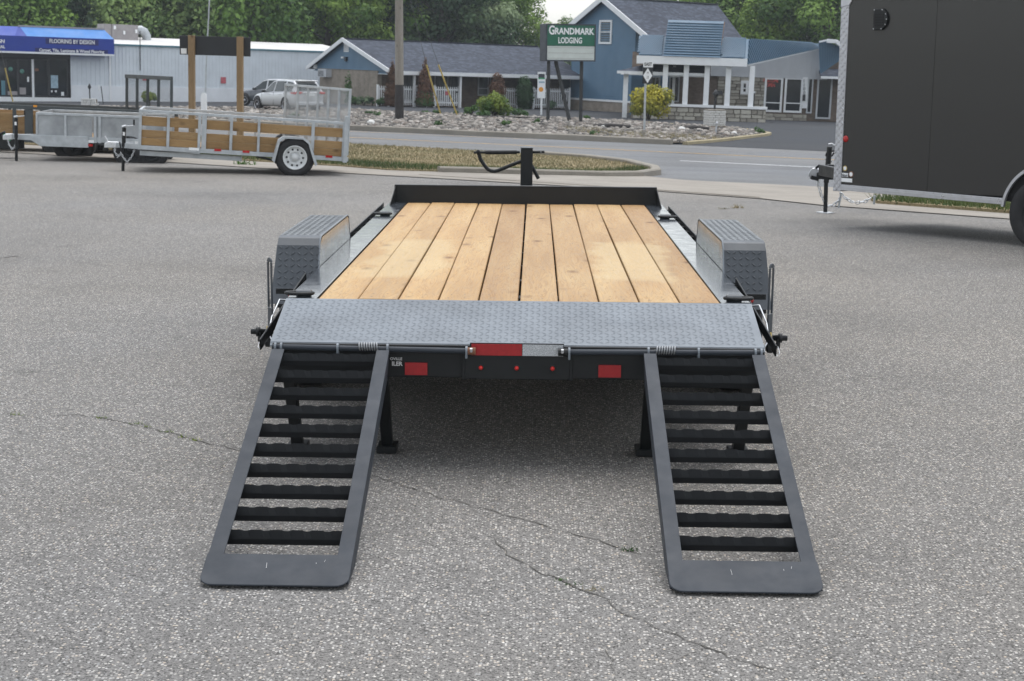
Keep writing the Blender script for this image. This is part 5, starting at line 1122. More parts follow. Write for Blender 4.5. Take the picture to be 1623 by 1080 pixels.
# ---------------- lobby building with canopy (faces the road)
p0 = gnd(1215, 188); FL = Frame((at(1215, 150, 93).x, 93.0, gz(at(1215, 150, 93).x, 93)), -4, .022)
LB_ = building('motel_lobby', FL, 'motel lobby with blue metal canopy, white porch posts and stone walls')
W0 = 0.0
def U(px, w=0.0, py=140): return FL.hit(px, py, 1, w)[0]
def ZL(px, py, w=0.0): return FL.hit(px, py, 1, w).z
zbnd = ZL(1250, 122.5)
MB().box((U(1062), .06, -.5), (U(1137), .3, zbnd)).build('brick_wall', M['dark_brick'], LB_); MB().box((U(1000), .1, -.5), (U(1062), .3, zbnd)).build('blue_wall', M['blue_siding'], LB_)
MB().box((U(1137), .06, -.5), (U(1212), .3, zbnd)).build('stone_backing', M['dirt'], LB_); MB().box((U(1212), .06, -.5), (U(1345), .3, zbnd)).build('brick_wall', M['dark_brick'], LB_)
MB().box((U(1000), .3, -.5), (U(1345)+3, 8, zbnd+1.2)).build('core', M['dark_brick'], LB_)
# stones laid as single pieces
_stone_me = []
for k in range(5):
    mb = MB(); mb.box((-.5, -.05, -.5), (.5, .05, .5)); o = mb.build('stone', M['stone_base'], LB_, bevel=.06); _stone_me.append(o.data); bpy.data.objects.remove(o)
m = mat('ledge_stone', (.3, .28, .24), .85, 0, .2); b = NB(m); oi = b.n('ObjectInfo'); c = b.ramp(oi.outputs['Random'], [(0, (.22, .2, .17)), (.5, (.36, .34, .29)), (1, (.47, .45, .39))]); b.col(b.mix(1.0, c, b.ramp(b.noise(b.coord('Object'), 3, 4), [(.3, .8), (.7, 1.2)]), 'MULTIPLY')); M['ledge_stone'] = m
for me in _stone_me: me.materials.clear(); me.materials.append(m)
def stonework(u0, u1, z0, z1, w, parent, row=.17, avg=.42):
    z = z0; rr = random.Random(int(u0*10)+3)
    while z < z1-.05:
        h = min(z1-z, row*rr.uniform(.75, 1.35)); u = u0
        while u < u1-.03:
            l = min(u1-u, avg*rr.uniform(.55, 1.6)); l = u1-u if u1-u-l < .12 else l
            o = bpy.data.objects.new('stone', rr.choice(_stone_me)); COL.objects.link(o); o.parent = parent; o.location = (u+l/2, w-rr.uniform(0, .03), z+h/2); o.scale = (l-.025, 1, h-.022); u += l
        z += h
stonework(U(1137), U(1212), -.1, zbnd-.02, .02, LB_, .2, .5)
# board gable band, windows, neon, door
zt1 = ZL(1301, 77)+.35
mb = MB(); u0, u1 = U(1125), U(1301.5); mb.prism([(u0, -.02, zbnd), (u1, -.02, zbnd), (u1, -.02, zt1), (u0, -.02, zbnd+.9)], (0, .25, 0)); u = u0+.12
while u < u1: mb.box((u, -.05, zbnd), (u+.05, -.021, zbnd+.55 + (zt1-zbnd-.6)*(u-u0)/(u1-u0))); u += .3
mb.build('board_band', M['board_grey'], LB_); MB().box((u0, -.08, zbnd-.08), (u1+.3, .05, zbnd)).build('band_trim', M['board_grey'], LB_)
opening(FL, LB_, 1211, 123, 1240, 178, -.02, 'glass_dark', 'white_trim', .12, .27, 'lobby_window'); opening(FL, LB_, 1243, 123, 1272, 179, -.02, 'glass_dark', 'white_trim', .12, .27, 'lobby_window'); opening(FL, LB_, 1279, 123, 1288, 180, -.02, 'glass_dark', 'board_grey', .08, None, 'side_light')
mb = MB(); mb.prism([(U(1271), -.12, ZL(1271, 123)), (U(1279), -.12, ZL(1279, 123)), (U(1281), -.12, ZL(1280, 172)), (U(1273), -.12, ZL(1273, 172))], (0, .08, 0)); mb.build('address_post', M['white_trim'], LB_)
for k, ch in enumerate('1100'): q = FL.hit(1274.3+k*.12, 129+k*6.2, 1, -.13); text('address_number', ch, .27, M['sign_dark'], LB_, Matrix.Translation((q[0], -.125, q[2])) @ UP_Y, .004, .002)
MB().box((U(1272.5), -.2, ZL(1274, 160)), (U(1277), -.121, ZL(1274, 150))).build('mail_box', M['dark_frame'], LB_)
MB().box((U(1215), -.1, -.3), (U(1281), .05, ZL(1240, 181))).build('stone_sill', M['stone_base'], LB_); stonework(U(1215), U(1281), -.2, ZL(1240, 181), -.12, LB_, .2, .5)
for s_, py, hh in (('WELCOME', 128.5, .26), ('OPEN', 135.5, .28)): q = FL.hit(1221.5, py, 1, -.06); text('neon_lettering', s_, hh, M['neon'], LB_, Matrix.Translation((q[0], -.055, q[2])) @ UP_Y, .0, .004, .72)
opening(FL, LB_, 1174, 128, 1186.5, 150, -.04, 'glass_dark', 'white_trim', .16, .45, 'small_window'); opening(FL, LB_, 1294, 123, 1318, 189, -.02, 'glass_dark', 'board_grey', .1, None, 'entrance_door')
for q0, q1 in ((1030, 1046), (1060, 1077)): opening(FL, LB_, q0, 121, q1, 162, .02, 'glass_dark', 'board_grey', .09, None, 'porch_window', (.5,))
u = U(1195.5, -.4); MB().box((u-.05, -.45, -.3), (u+.05, -.35, ZL(1196, 148, -.4))).build('lamp_post', M['dark_frame'], LB_); MB().box((u-.08, -.48, ZL(1196, 148, -.4)), (u+.08, -.32, ZL(1196, 145, -.4))).build('lamp_cap', M['white_trim'], LB_)
# stone porch wall, cap, posts
PW = -8.0
zc0, zc1 = ZL(1140, 171.5, PW), ZL(1140, 168, PW); zgd = ZL(1140, 192.5, PW)
MB().box((U(1000, PW, 180), PW+.03, zgd-.3), (U(1213.5, PW, 180), PW+.35, zc0)).build('porch_wall_core', M['stone_base'], LB_); stonework(U(1003, PW, 180), U(1214, PW, 180), zgd, zc0-.01, PW, LB_, .2, .42)
for y_ in (.6, 1.2, 1.8, 2.4, 3.2):
    pass
MB().box((U(1000, PW, 180), PW-.1, zc0), (U(1215.5, PW, 180), PW+.45, zc1+.02)).build('wall_cap', M['white_paint'], LB_)
zsf = ZL(1100, 105, PW)
for px in (1053.7, 1086.5, 1119.5, 1153.3, 1190.7): u = U(px, PW+.15); MB().box((u-.14, PW+.03, zc1), (u+.14, PW+.31, zsf+.1)).build('porch_post', M['white_paint'], LB_, bevel=.01)
u = U(1067.5, -5); MB().box((u-.08, -5.1, -.2), (u+.08, -4.9, zsf)).build('porch_post', M['white_paint'], LB_)
u = U(991.5, -7); MB().box((u-.13, -7.13, -.6), (u+.13, -6.87, ZL(991, 116, -7))).build('porch_post', M['white_paint'], LB_)
# canopy: white fascia, mansard faces with standing ribs, flat deck
zf0, zf1, zm = ZL(1100, 103.5, PW), ZL(1100, 91, PW), ZL(1100, 59.5, PW+1.1)
uc0, uc1 = U(1009, PW, 97), U(1184, PW, 97); ut0, ut1 = U(1012.5, PW+1.1, 60), U(1187, PW+1.1, 60)
mb = MB(); mb.box((uc0, PW-.35, zf0), (uc1, PW-.2, zf1)); mb.box((uc0, PW-.2, zf0), (uc1, PW+4.5, zf0+.06)); mb.box((uc0, PW-.2, zf0+.06), (uc0+.15, PW+4.5, zf1)); mb.build('canopy_fascia', M['white_paint'], LB_)
uR1 = U(1301, -.1, 70)
MB().prism([(uc0+.1, PW-.25, zf1), (uc1, PW-.25, zf1), (ut1, PW+1.1, zm), (ut0, PW+1.1, zm)], (0, 0, -.05)).build('mansard_front', M['blue_metal'], LB_)
dk = MB().prism([(ut0, PW+1.1, zm), (ut1, PW+1.1, zm), (ut1, PW+4.5, zm), (ut0, PW+4.5, zm)], (0, 0, -.06)).build('canopy_deck', M['blue_metal'], LB_)
zr0, zr1 = ZL(1195, 101, PW), ZL(1301, 77, -.1)
q_ = [Vector((uc1, PW-.25, zr0-.1)), Vector((uR1, -.1, zr1)), Vector((uR1, .0, zm)), Vector((ut1, PW+1.1, zm))]
MB().prism(q_, (-.05, .02, 0)).build('mansard_side', M['blue_metal'], LB_)
MB().bar(q_[0]+Vector((.03, 0, 0)), q_[1]+Vector((.03, 0, 0)), .05, .07).build('mansard_edge', M['board_grey'], LB_)
mb = MB(); nrm = (q_[1]-q_[0]).cross(q_[3]-q_[0]).normalized(); nrm = nrm if nrm.y < 0 else -nrm
for k in range(42):
    t = (k+.5)/42; bt_ = q_[0].lerp(q_[1], t); tp = q_[3].lerp(q_[2], max(0, min(1, t-.14))) if t > .14 else (q_[0].lerp(q_[3], t/.14)); mb.bar(bt_+nrm*.04, tp+nrm*.04, .06, .1, nrm)
mb.build('mansard_rib', M['blue_metal'], LB_, kind='stuff')
def frontrib(pxa, pxb, lean):
    mb = MB(); f0, f1 = U(pxa, PW, 88), U(pxb, PW, 88); n = 13 if pxb-pxa < 60 else 20
    A = lambda u_, t: Vector((u_ + (ut0-uc0)*t*.8, PW-.25+1.35*t, zf1+(zm-zf1)*t)); nn_ = Vector((0, -(zm-zf1), 1.35)).normalized()
    for k in range(n+8):
        u_ = f0 + (f1-f0)*(k-6 if lean > 0 else k)/n; t0 = 0; 
        # rib leans sideways as it climbs; clip to the face
        for s0 in range(8):
            ta, tb_ = s0/8, (s0+1)/8; ua_, ub_ = u_+lean*ta, u_+lean*tb_
            if f0 < ua_ < f1 and f0 < ub_ < f1: mb.bar(A(ua_, ta)+nn_*.04, A(ub_, tb_)+nn_*.04, .06, .1, nn_)
    return mb.build('mansard_rib', M['blue_metal'], LB_, kind='stuff')
frontrib(1010, 1052, .9); frontrib(1141, 1183, .9)
# raised centre section with lap boards
cu0, cu1 = U(1052, PW, 75), U(1141, PW, 75); ct0, ct1 = U(1058.5, PW+1.0, 40), U(1147, PW+1.0, 40); zc2 = ZL(1100, 33.5, PW+1.0)
mb = MB(); nb = 14
for k in range(nb):
    t0, t1 = k/nb, (k+1)/nb; y0, y1 = PW-.32+1.25*t0, PW-.32+1.25*t1; z0, z1 = zf1+.02+(zc2-zf1)*t0, zf1+.02+(zc2-zf1)*t1; a0, a1 = cu0+(ct0-cu0)*t0, cu1+(ct1-cu1)*t0; b0, b1 = cu0+(ct0-cu0)*t1, cu1+(ct1-cu1)*t1
    mb.add([(a0, y0-.1, z0), (a1, y0-.1, z0), (b1, y1, z1), (b0, y1, z1), (a0, y0, z0), (a1, y0, z0)], [(0, 1, 2, 3), (0, 1, 5, 4)])
mb.build('canopy_sign_front', M['blue_metal'], LB_)
mb = MB(); mb.prism([(cu0+.02, PW-.25, zf1), (ct0+.02, PW+.9, zc2-.05), (ct0+.02, PW+1.6, zc2-.05), (cu0+.02, PW+1.6, zf1)], (cu1-cu0-.04, 0, 0)); mb.build('canopy_sign_core', M['blue_metal'], LB_)
MB().box((ct1-.9, PW+.86, zc2-.3), (ct1-.25, PW+.9, zc2-.04)).build('torn_patch', M['tan_board'], LB_); mb = MB(); mb.prism([(ct1-.22, PW+.9, zc2-.05), (ct1+.06, PW+.95, zc2-.02), (ct1-.1, PW+.5, zc2-1.45), (ct1-.35, PW+.45, zc2-1.45)], (0, -.05, 0)); mb.build('bare_edge', M['tan_board'], LB_)
# small shingle porch roof and gutter on the left, right-hand roof
g0, g1 = U(978, -7.6, 116), U(1125, -7.6, 116); zg = ZL(1040, 114.5, -7.6)
MB().prism([(g0, -7.6, zg), (g1, -7.6, zg), (g1, -.5, zg+.85), (g0+3.2, -.5, zg+.85)], (0, 0, -.08)).build('porch_roof', M['shingle'], LB_); MB().box((g0, -7.72, zg-.14), (g1, -7.6, zg+.01)).build('gutter', M['white_trim'], LB_); MB().box((g0+.2, -7.6, zg-.2), (g1, -.1, zg-.16)).build('porch_ceiling', M['white_trim'], LB_)
r0, r1 = U(1301, -1.2, 120), U(1345, -1.2, 120)+3; zr_ = ZL(1320, 121.5, -1.2)
MB().prism([(r0, -1.2, zr_), (r1, -1.2, zr_), (r1, 4, zr_+1.5), (r0, 4, zr_+1.5)], (0, 0, -.1)).build('right_roof', M['shingle'], LB_); MB().box((r0, -1.3, zr_-.14), (r1, -1.2, zr_)).build('gutter', M['white_trim'], LB_)
w_ = -1.0; mb = MB(); pts = [FL.hit(1298.5, 65, 1, w_), FL.hit(1301, 117, 1, w_), FL.hit(1336, 93, 1, w_), FL.hit(1336, 78, 1, w_), FL.hit(1312, 66, 1, w_)]; mb.prism(pts, (0, .15, 0)); mb.build('right_mansard', M['blue_metal'], LB_)
mb = MB()
for k in range(9): a = FL.hit(1300+k*3.3, 115-k*2.4, 1, w_-.03); b_ = FL.hit(1298+k*4.2, 66+ (k*.9), 1, w_-.03); mb.bar(a, b_, .05, .05, (0, -1, 0))
mb.build('mansard_rib', M['blue_metal'], LB_, kind='stuff')
a, b_, c_ = FL.hit(1311, 65, 1, w_-.3), FL.hit(1325, 66, 1, w_-.3), FL.hit(1345, 82, 1, w_-.3); mb = MB(); mb.bar(a, b_, .5, .22); mb.bar(b_, c_, .5, .22); mb.build('flared_eave', M['white_paint'], LB_)
a, b_ = FL.hit(1298.5, 66.5, 1, w_-.2), FL.hit(1311, 64, 1, w_-.2); MB().bar(a, b_, .2, .1).build('eave_end', M['white_paint'], LB_)

# ================================================================== signs, poles and small things
# tall lodging sign
g = gnd(874, 195.5); GS = empty('lodging_sign', g, R(14), 'green and white GRANDMARK LODGING cabinet sign on dark legs', 'sign')
sc_ = (g.y)/FPX                                    # metres per photo pixel at the sign
cab_u0, cab_u1 = -10.5*sc_/math.cos(R(14)), 67.5*sc_/math.cos(R(14)); q = g
zt_ = at(900, 38, g.y).z-g.z; zb_ = at(900, 97.5, g.y).z-g.z; zm_ = at(900, 73.2, g.y+.2).z-g.z
DP = .95*1.0
MB().box((cab_u0, 0, zb_), (cab_u1, DP*1.15, zt_)).build('cabinet', M['sign_dark'], GS, bevel=.02)
fo_ = MB()
for a, b_ in (((cab_u0, zb_), (cab_u0+.06, zt_)), ((cab_u1-.05, zb_), (cab_u1, zt_)), ((cab_u0+.06, zt_-.06), (cab_u1-.05, zt_)), ((cab_u0+.06, zb_), (cab_u1-.05, zb_+.06))): fo_.box((a[0], -.03, a[1]), (b_[0], -.001, b_[1]))
fo_.build('cabinet_rim', M['sign_dark'], GS)
MB().box((cab_u0+.06, -.012, zm_+.01), (cab_u1-.05, -.002, zt_-.06)).build('green_panel', M['sign_green'], GS); MB().box((cab_u0+.06, -.012, zb_+.06), (cab_u1-.05, -.002, zm_-.01)).build('letter_board', M['sign_face'], GS)
for k in range(3): z = zb_+.12+(zm_-zb_-.2)*k/2; MB().box((cab_u0+.1, -.018, z), (cab_u1-.1, -.013, z+.012)).build('letter_track', M['hvac'], GS)
cm = (cab_u0+cab_u1)/2; hh = zt_-zm_
def fit(t, W): w0 = max(v.co.x for v in t.data.vertices)-min(v.co.x for v in t.data.vertices); t.matrix_basis = t.matrix_basis @ Matrix.Diagonal((W/w0, 1, 1, 1))
L_ = cab_u1-cab_u0
t = text('sign_lettering', 'RANDMARK', hh*.40, M['white_paint'], GS, Matrix.Translation((cm+L_*.065, -.018, zm_+hh*.655)) @ UP_Y, .012, .003); fit(t, L_*.79)
t = text('sign_lettering', 'G', hh*.56, M['white_paint'], GS, Matrix.Translation((cab_u0+L_*.115, -.018, zm_+hh*.69)) @ UP_Y, .014, .003); fit(t, L_*.115)
t = text('sign_lettering', 'LODGING', hh*.37, M['white_paint'], GS, Matrix.Translation((cm-L_*.015, -.018, zm_+hh*.24)) @ UP_Y, .009, .003); fit(t, L_*.475)
for u, y in ((-3.5, .2), (2.5, .85), (52, .4)): MB().box((u*sc_-.065, y, -.1), (u*sc_+.065, y+.13, zb_)).build('leg', M['post_black'], GS, bevel=.01)
MB().bar((10*sc_, .5, zb_), (34.5*sc_, .35, -.1), .14, .14, (0, 1, 0)).build('leg', M['post_black'], GS, bevel=.01)
# real-estate style sign leaning at its left leg
q = gnd(858, 182); rs = empty('placard', (q.x, q.y, q.z), R(8), 'narrow white placard with orange dot left of the lodging sign leg', 'sign'); s_ = q.y/FPX
MB().box((-6.5*s_, 0, .9), (6*s_, .04, 66*s_)).build('board', M['white_paint'], rs); MB().box((-5.5*s_, -.008, 57*s_), (4.5*s_, -.001, 63*s_)).build('dark_panel', M['sign_dark'], rs); MB().box((-5.5*s_, -.008, 55*s_), (5*s_, -.001, 57*s_)).build('green_band', M['green_tag'], rs); MB().disc((-1*s_, -.006, 39*s_), .13, 'y', 20).build('orange_dot', M['amber'], rs, fix=False); MB().box((-4.5*s_, -.008, 49*s_), (4.5*s_, -.001, 51.5*s_)).build('blue_line', M['poster_blue'], rs); MB().box((-.05, .02, -.1), (.05, .06, .9)).build('stake', M['white_trim'], rs)
# route marker
g = gnd(1021, 212.5); RS = empty('route_sign', g, R(-3), 'black route marker with white diamond and EAST plate on grey post', 'road sign'); s_ = g.y/FPX
MB().box((-.04, .02, -.2), (.04, .06, 112*s_)).build('post', M['galv'], RS)
MB().box((-4.5*s_, -.005, 78*s_), (11*s_, .015, 102.5*s_)).build('marker_plate', M['sign_board_black'], RS); cx_ = 3.2*s_
MB().prism([(cx_, -.012, 78.7*s_), (cx_+7.2*s_, -.012, 90.3*s_), (cx_, -.012, 102*s_), (cx_-7.2*s_, -.012, 90.3*s_)], (0, .006, 0)).build('diamond', M['white_paint'], RS); MB().box((-4*s_, -.005, 103*s_), (11*s_, .015, 112.5*s_)).build('direction_plate', M['white_paint'], RS)
text('marker_lettering', 'EAST', 7.0*s_, M['sign_board_black'], RS, Matrix.Translation((3.5*s_, -.012, 107.6*s_)) @ UP_Y, .004, .002, .75); text('marker_lettering', 'M', 4.2*s_, M['sign_board_black'], RS, Matrix.Translation((cx_, -.018, 94.5*s_)) @ UP_Y, .0, .002); text('marker_lettering', '13', 6*s_, M['sign_board_black'], RS, Matrix.Translation((cx_, -.018, 87.3*s_)) @ UP_Y, .0, .002, .6)
for o in RS.children:
    if o.name.startswith('post'): o.location.x = 3*s_*0
# utility pole with guy guards
g = gnd(633, 193); PO = empty('utility_pole', g, 0, 'weathered wooden utility pole with black tarred butt by the road', 'pole')
MB().tube([(0, 0, -.5), (.005, 0, 1.5)], [.185, .18], 16).build('tarred_butt', M['pole_tar'], PO); MB().tube([(.005, 0, 1.5), (.0, 0, 5), (-.02, 0, 10)], [.178, .16, .13], 16).build('shaft', M['pole_wood'], PO)
MB().bar((-1.2, 0, 9.3), (1.2, 0, 9.3), .1, .12).build('crossarm', M['pole_wood'], PO)
simple('cable', (.1, .1, .1), .6, .1, 3)
gd = []
for (a, b_, c_, n) in (((676, 103), (700, 184), (650, 0), 'left'), ((695, 103), (727, 186), (661, 5), 'right')):
    bs = gnd(*b_); tp = at(a[0], a[1], bs.y-.8); far = at(c_[0], c_[1], bs.y-2)
    G_ = empty('guy_wire', bs, 0, f'{n} of the two yellow guy wire guards in the stone bed', 'guy wire', 'guy wires in the stone bed')
    MB().tube([(0, 0, -.1), tp-bs], .036, 8).build('guard', M['yellow_plastic'], G_); MB().tube([tp-bs, far-bs, (far-bs)*1.6], .012, 5).build('cable', M['cable'], G_)
bs = gnd(22, 166); tp = at(8, 108, bs.y-.5); G_ = empty('guy_wire', bs, 0, 'yellow guy wire guard in front of the shop window at the left edge', 'guy wire', 'guy wires in the stone bed'); MB().tube([(0, 0, -.1), tp-bs], .04, 8).build('guard', M['yellow_plastic'], G_); MB().tube([tp-bs, (tp-bs)*3.5], .012, 5).build('cable', M['cable'], G_)
# grey guy rod with white guard, behind the posts
bs = gnd(324.5, 184); G_ = empty('guy_wire', bs, 0, 'thin grey leaning guy rod rising past the black sign board', 'guy wire', 'guy wires in the stone bed'); tp = at(334, -40, bs.y); MB().tube([(0, 0, 0), at(327, 100, bs.y)-bs, tp-bs], .03, 8).build('rod', M['galv'], G_)
mb = MB(); s_ = bs.y/FPX; mb.prism([(-5*s_, -.1, 0), (4*s_, -.1, 0), (4*s_, -.1, 33*s_), (1*s_, -.1, 36*s_), (-3*s_, -.1, 36*s_), (-5*s_, -.1, 30*s_)], (0, .12, 0)); gdn = mb.build('marker_board', M['white_paint'], None); gdn.location = bs; tag(gdn, 'white marker board at the foot of the thin guy rod', 'marker')
# wooden two-post sign with its black back
YS = 36.0; xl, xr = at(302, 120, YS).x, at(378.5, 120, YS).x; gl0 = gz((xl+xr)/2, YS); BS = empty('post_sign', ((xl+xr)/2, YS, gl0), 0, 'black sign board seen from behind on two square wooden posts', 'sign'); BS.rotation_euler = (0, .02, 0); hw = (xr-xl)/2; top = at(302, 57, YS).z-gl0
for s in (-1, 1): MB().box((s*hw-.07, -.09, -.3), (s*hw+.07, .05, top-.0)).build('post', M['post_wood'], BS, bevel=.006)
b0, b1 = at(280.5, 70, YS).x-(xl+xr)/2, at(393, 70, YS).x-(xl+xr)/2; MB().box((b0, .052, top-.44), (b1, .075, top-.01)).build('board', M['sign_board_black'], BS, bevel=.004); MB().box((b0+.03, .048, top-.42), (b0+.16, .0515, top-.3)).build('paper_label', M['white_paint'], BS)
# painted brick lamp pillar and the white stone one on the left
g = gnd(1132, 205); BP = empty('brick_pillar', (g.x, g.y, g.z), R(12), 'white painted brick pillar with broken lamp at the driveway corner', 'pillar'); s_ = g.y/FPX; hw_ = 13*s_
rows = 8; bh = 29*s_/rows; bme = MB().box((-.5, -.5, -.5), (.5, .5, .5)).build('brick', M['white_paint'], BP, bevel=.03); bdata = bme.data; bpy.data.objects.remove(bme)
simple('white_flake', (.58, .58, .56), .7, .2, 8); bdata.materials.clear(); bdata.materials.append(M['white_flake'])
MB().box((-hw_+.03, -hw_+.03, -.1), (hw_-.03, hw_-.03, rows*bh)).build('mortar_core', M['kerb_concrete'], BP)
for r_ in range(rows):
    for side in range(4):
        n = 3
        for k in range(n):
            o = bpy.data.objects.new('brick', bdata); COL.objects.link(o); o.parent = BP; l = 2*hw_/n; u = -hw_+l*(k+.5) + (l*.25 if r_ % 2 else -.0)*0; off = -hw_+.03
            mtx = Matrix.Rotation(side*math.pi/2, 4, 'Z') @ Matrix.Translation((u+(.04 if r_ % 2 else -.04), off-.0, (r_+.5)*bh)); o.matrix_basis = mtx @ Matrix.Diagonal((l-.02, .08, bh-.015, 1))
MB().box((-hw_-.06, -hw_-.06, -.15), (hw_+.06, hw_+.06, .16)).build('footing', M['dirt'], BP, bevel=.05); MB().box((-hw_, -hw_, rows*bh), (hw_, hw_, rows*bh+.05)).build('mortar_cap', M['kerb_concrete'], BP, bevel=.02)
mb = MB(); z0 = rows*bh+.05; mb.tube([(-.02, 0, z0), (.02, 0, z0+.55)], .045, 10); mb.build('lamp_stem', M['post_black'], BP); mb = MB(); mb.lathe([(z0+.5, .05), (z0+.62, .13), (z0+.66, .14), (z0+.8, .06), (z0+.86, .0)], (.02, 0, 0), 'z', 12); mb.box((.08, -.05, z0+.62), (.3, .05, z0+.8)); mb.build('lamp_head', M['post_black'], BP); MB().lathe([(z0+.56, .05), (z0+.6, .1), (z0+.63, .1)], (.02, 0, 0), 'z', 12).build('lamp_glass', M['board_grey'], BP)
q = gnd(1134, 214); o = MB(); o.tube([(0, 0, -.05), (.03, 0, .42)], .035, 8); o.tube([(.03, 0, .42), (.03, -.08, .47)], .05, 8); o = o.build('standpipe', M['board_grey'], None); o.location = q; tag(o, 'short grey standpipe in front of the painted brick pillar', 'pipe')
g = gnd(143, 170); SP = empty('stone_pier', g, 0, 'low white painted stone pier with black lamp before the shop', 'pillar'); s_ = g.y/FPX
rr = random.Random(5)
MB().box((-9*s_, -.3, -.1), (9*s_, .3, 12*s_)).build('pier_core', M['dirt'], SP)
for r_ in range(4):
    u = -11*s_
    while u < 10*s_: l = rr.uniform(.14, .26); o = bpy.data.objects.new('stone', bdata); COL.objects.link(o); o.parent = SP; o.location = (u+l/2, -.34, (r_+.5)*3.4*s_); o.scale = (l*.92, .16, 3.1*s_); o.rotation_euler = (0, rr.uniform(-.06, .06), 0); u += l
MB().tube([(0, 0, 12*s_), (0, 0, 33*s_)], .035, 8).build('lamp_stem', M['post_black'], SP); MB().lathe([(28*s_, .05), (31*s_, .1), (34*s_, .06), (37*s_, 0)], (0, 0, 0), 'z', 10).build('lamp_head', M['post_black'], SP)
g = gnd(164, 166); o = MB(); o.tube([(0, 0, -.1), (-.1, 0, 1.05)], .03, 6); o = o.build('marker_stake', M['dark_frame'], None); o.location = g; tag(o, 'thin dark stake right of the white stone pier', 'stake'); MB().tube([(-.22, 0, .75), (-.22, 0, 1.1)], .04, 6).build('stake_flag', M['white_trim'], o)
# timber border of the shrub bed, boulders, kerb logs
q = gnd(803, 190); o = MB(); o.box((-1.72, -.1, 0), (1.72, .1, .16)); o = o.build('timber_edging', M['pole_tar'], None, bevel=.02); o.location = q; o.rotation_euler = (0, .02, R(-4)); tag(o, 'dark timber edging below the round yellow green shrub', 'timber')
for i, (px, py, s_, lab) in enumerate(((1081, 209.5, .16, 'pale round rock left of the painted brick pillar'), (1163, 215, .12, 'small white stone right of the painted brick pillar'), (956, 205.5, .13, 'white rock at the end of a dark timber in the stone bed'), (588, 199.8, .16, 'pale rock by the kerb left of the utility pole'))):
    g = gnd(px, py); me = bmesh.new(); bmesh.ops.create_icosphere(me, subdivisions=2, radius=s_)
    for v in me.verts: v.co *= 1+random.uniform(-.14, .14); v.co.z *= .8
    mm = bpy.data.meshes.new('rock'); me.to_mesh(mm); me.free(); mm.materials.append(M['white_flake']); o = bpy.data.objects.new('rock', mm); COL.objects.link(o); o.location = (g.x, g.y, g.z+s_*.6); tag(o, lab, 'rock', 'pale rocks in the stone bed')
for px, py, l, lab in ((970, 206, 1.5, 'dark weathered timber lying in the stones by the route sign'), (1104, 209, 1.0, 'dark rotten log left of the painted brick pillar')): g = gnd(px, py); o = MB().tube([(-l/2, 0, 0), (-.1, .04, .02), (l/2, -.03, 0)], [.09, .12, .08], 8).build('log', M['pole_tar'], None); o.location = (g.x, g.y, g.z+.12); o.rotation_euler = (0, 0, R(-12)); tag(o, lab, 'log', 'dark logs in the stone bed')
for px, yb, yt, D_, r_, lab in ((1222, 150, -60, 150, .17, 'wooden utility pole among the trees behind the lobby'), (81, 120, 31, 140, .14, 'thin cut off pole above the blue awning'), (324, 120, 2, 150, .14, 'distant pole behind the trees left of the guy rod')):
    a, b_ = at(px-1, yt, D_), at(px, yb, D_); o = MB().tube([(0, 0, gz(b_.x, D_)-b_.z), (a.x-b_.x, 0, a.z-b_.z)], r_, 10).build('utility_pole', M['pole_wood'], None); o.location = b_; tag(o, lab, 'pole')

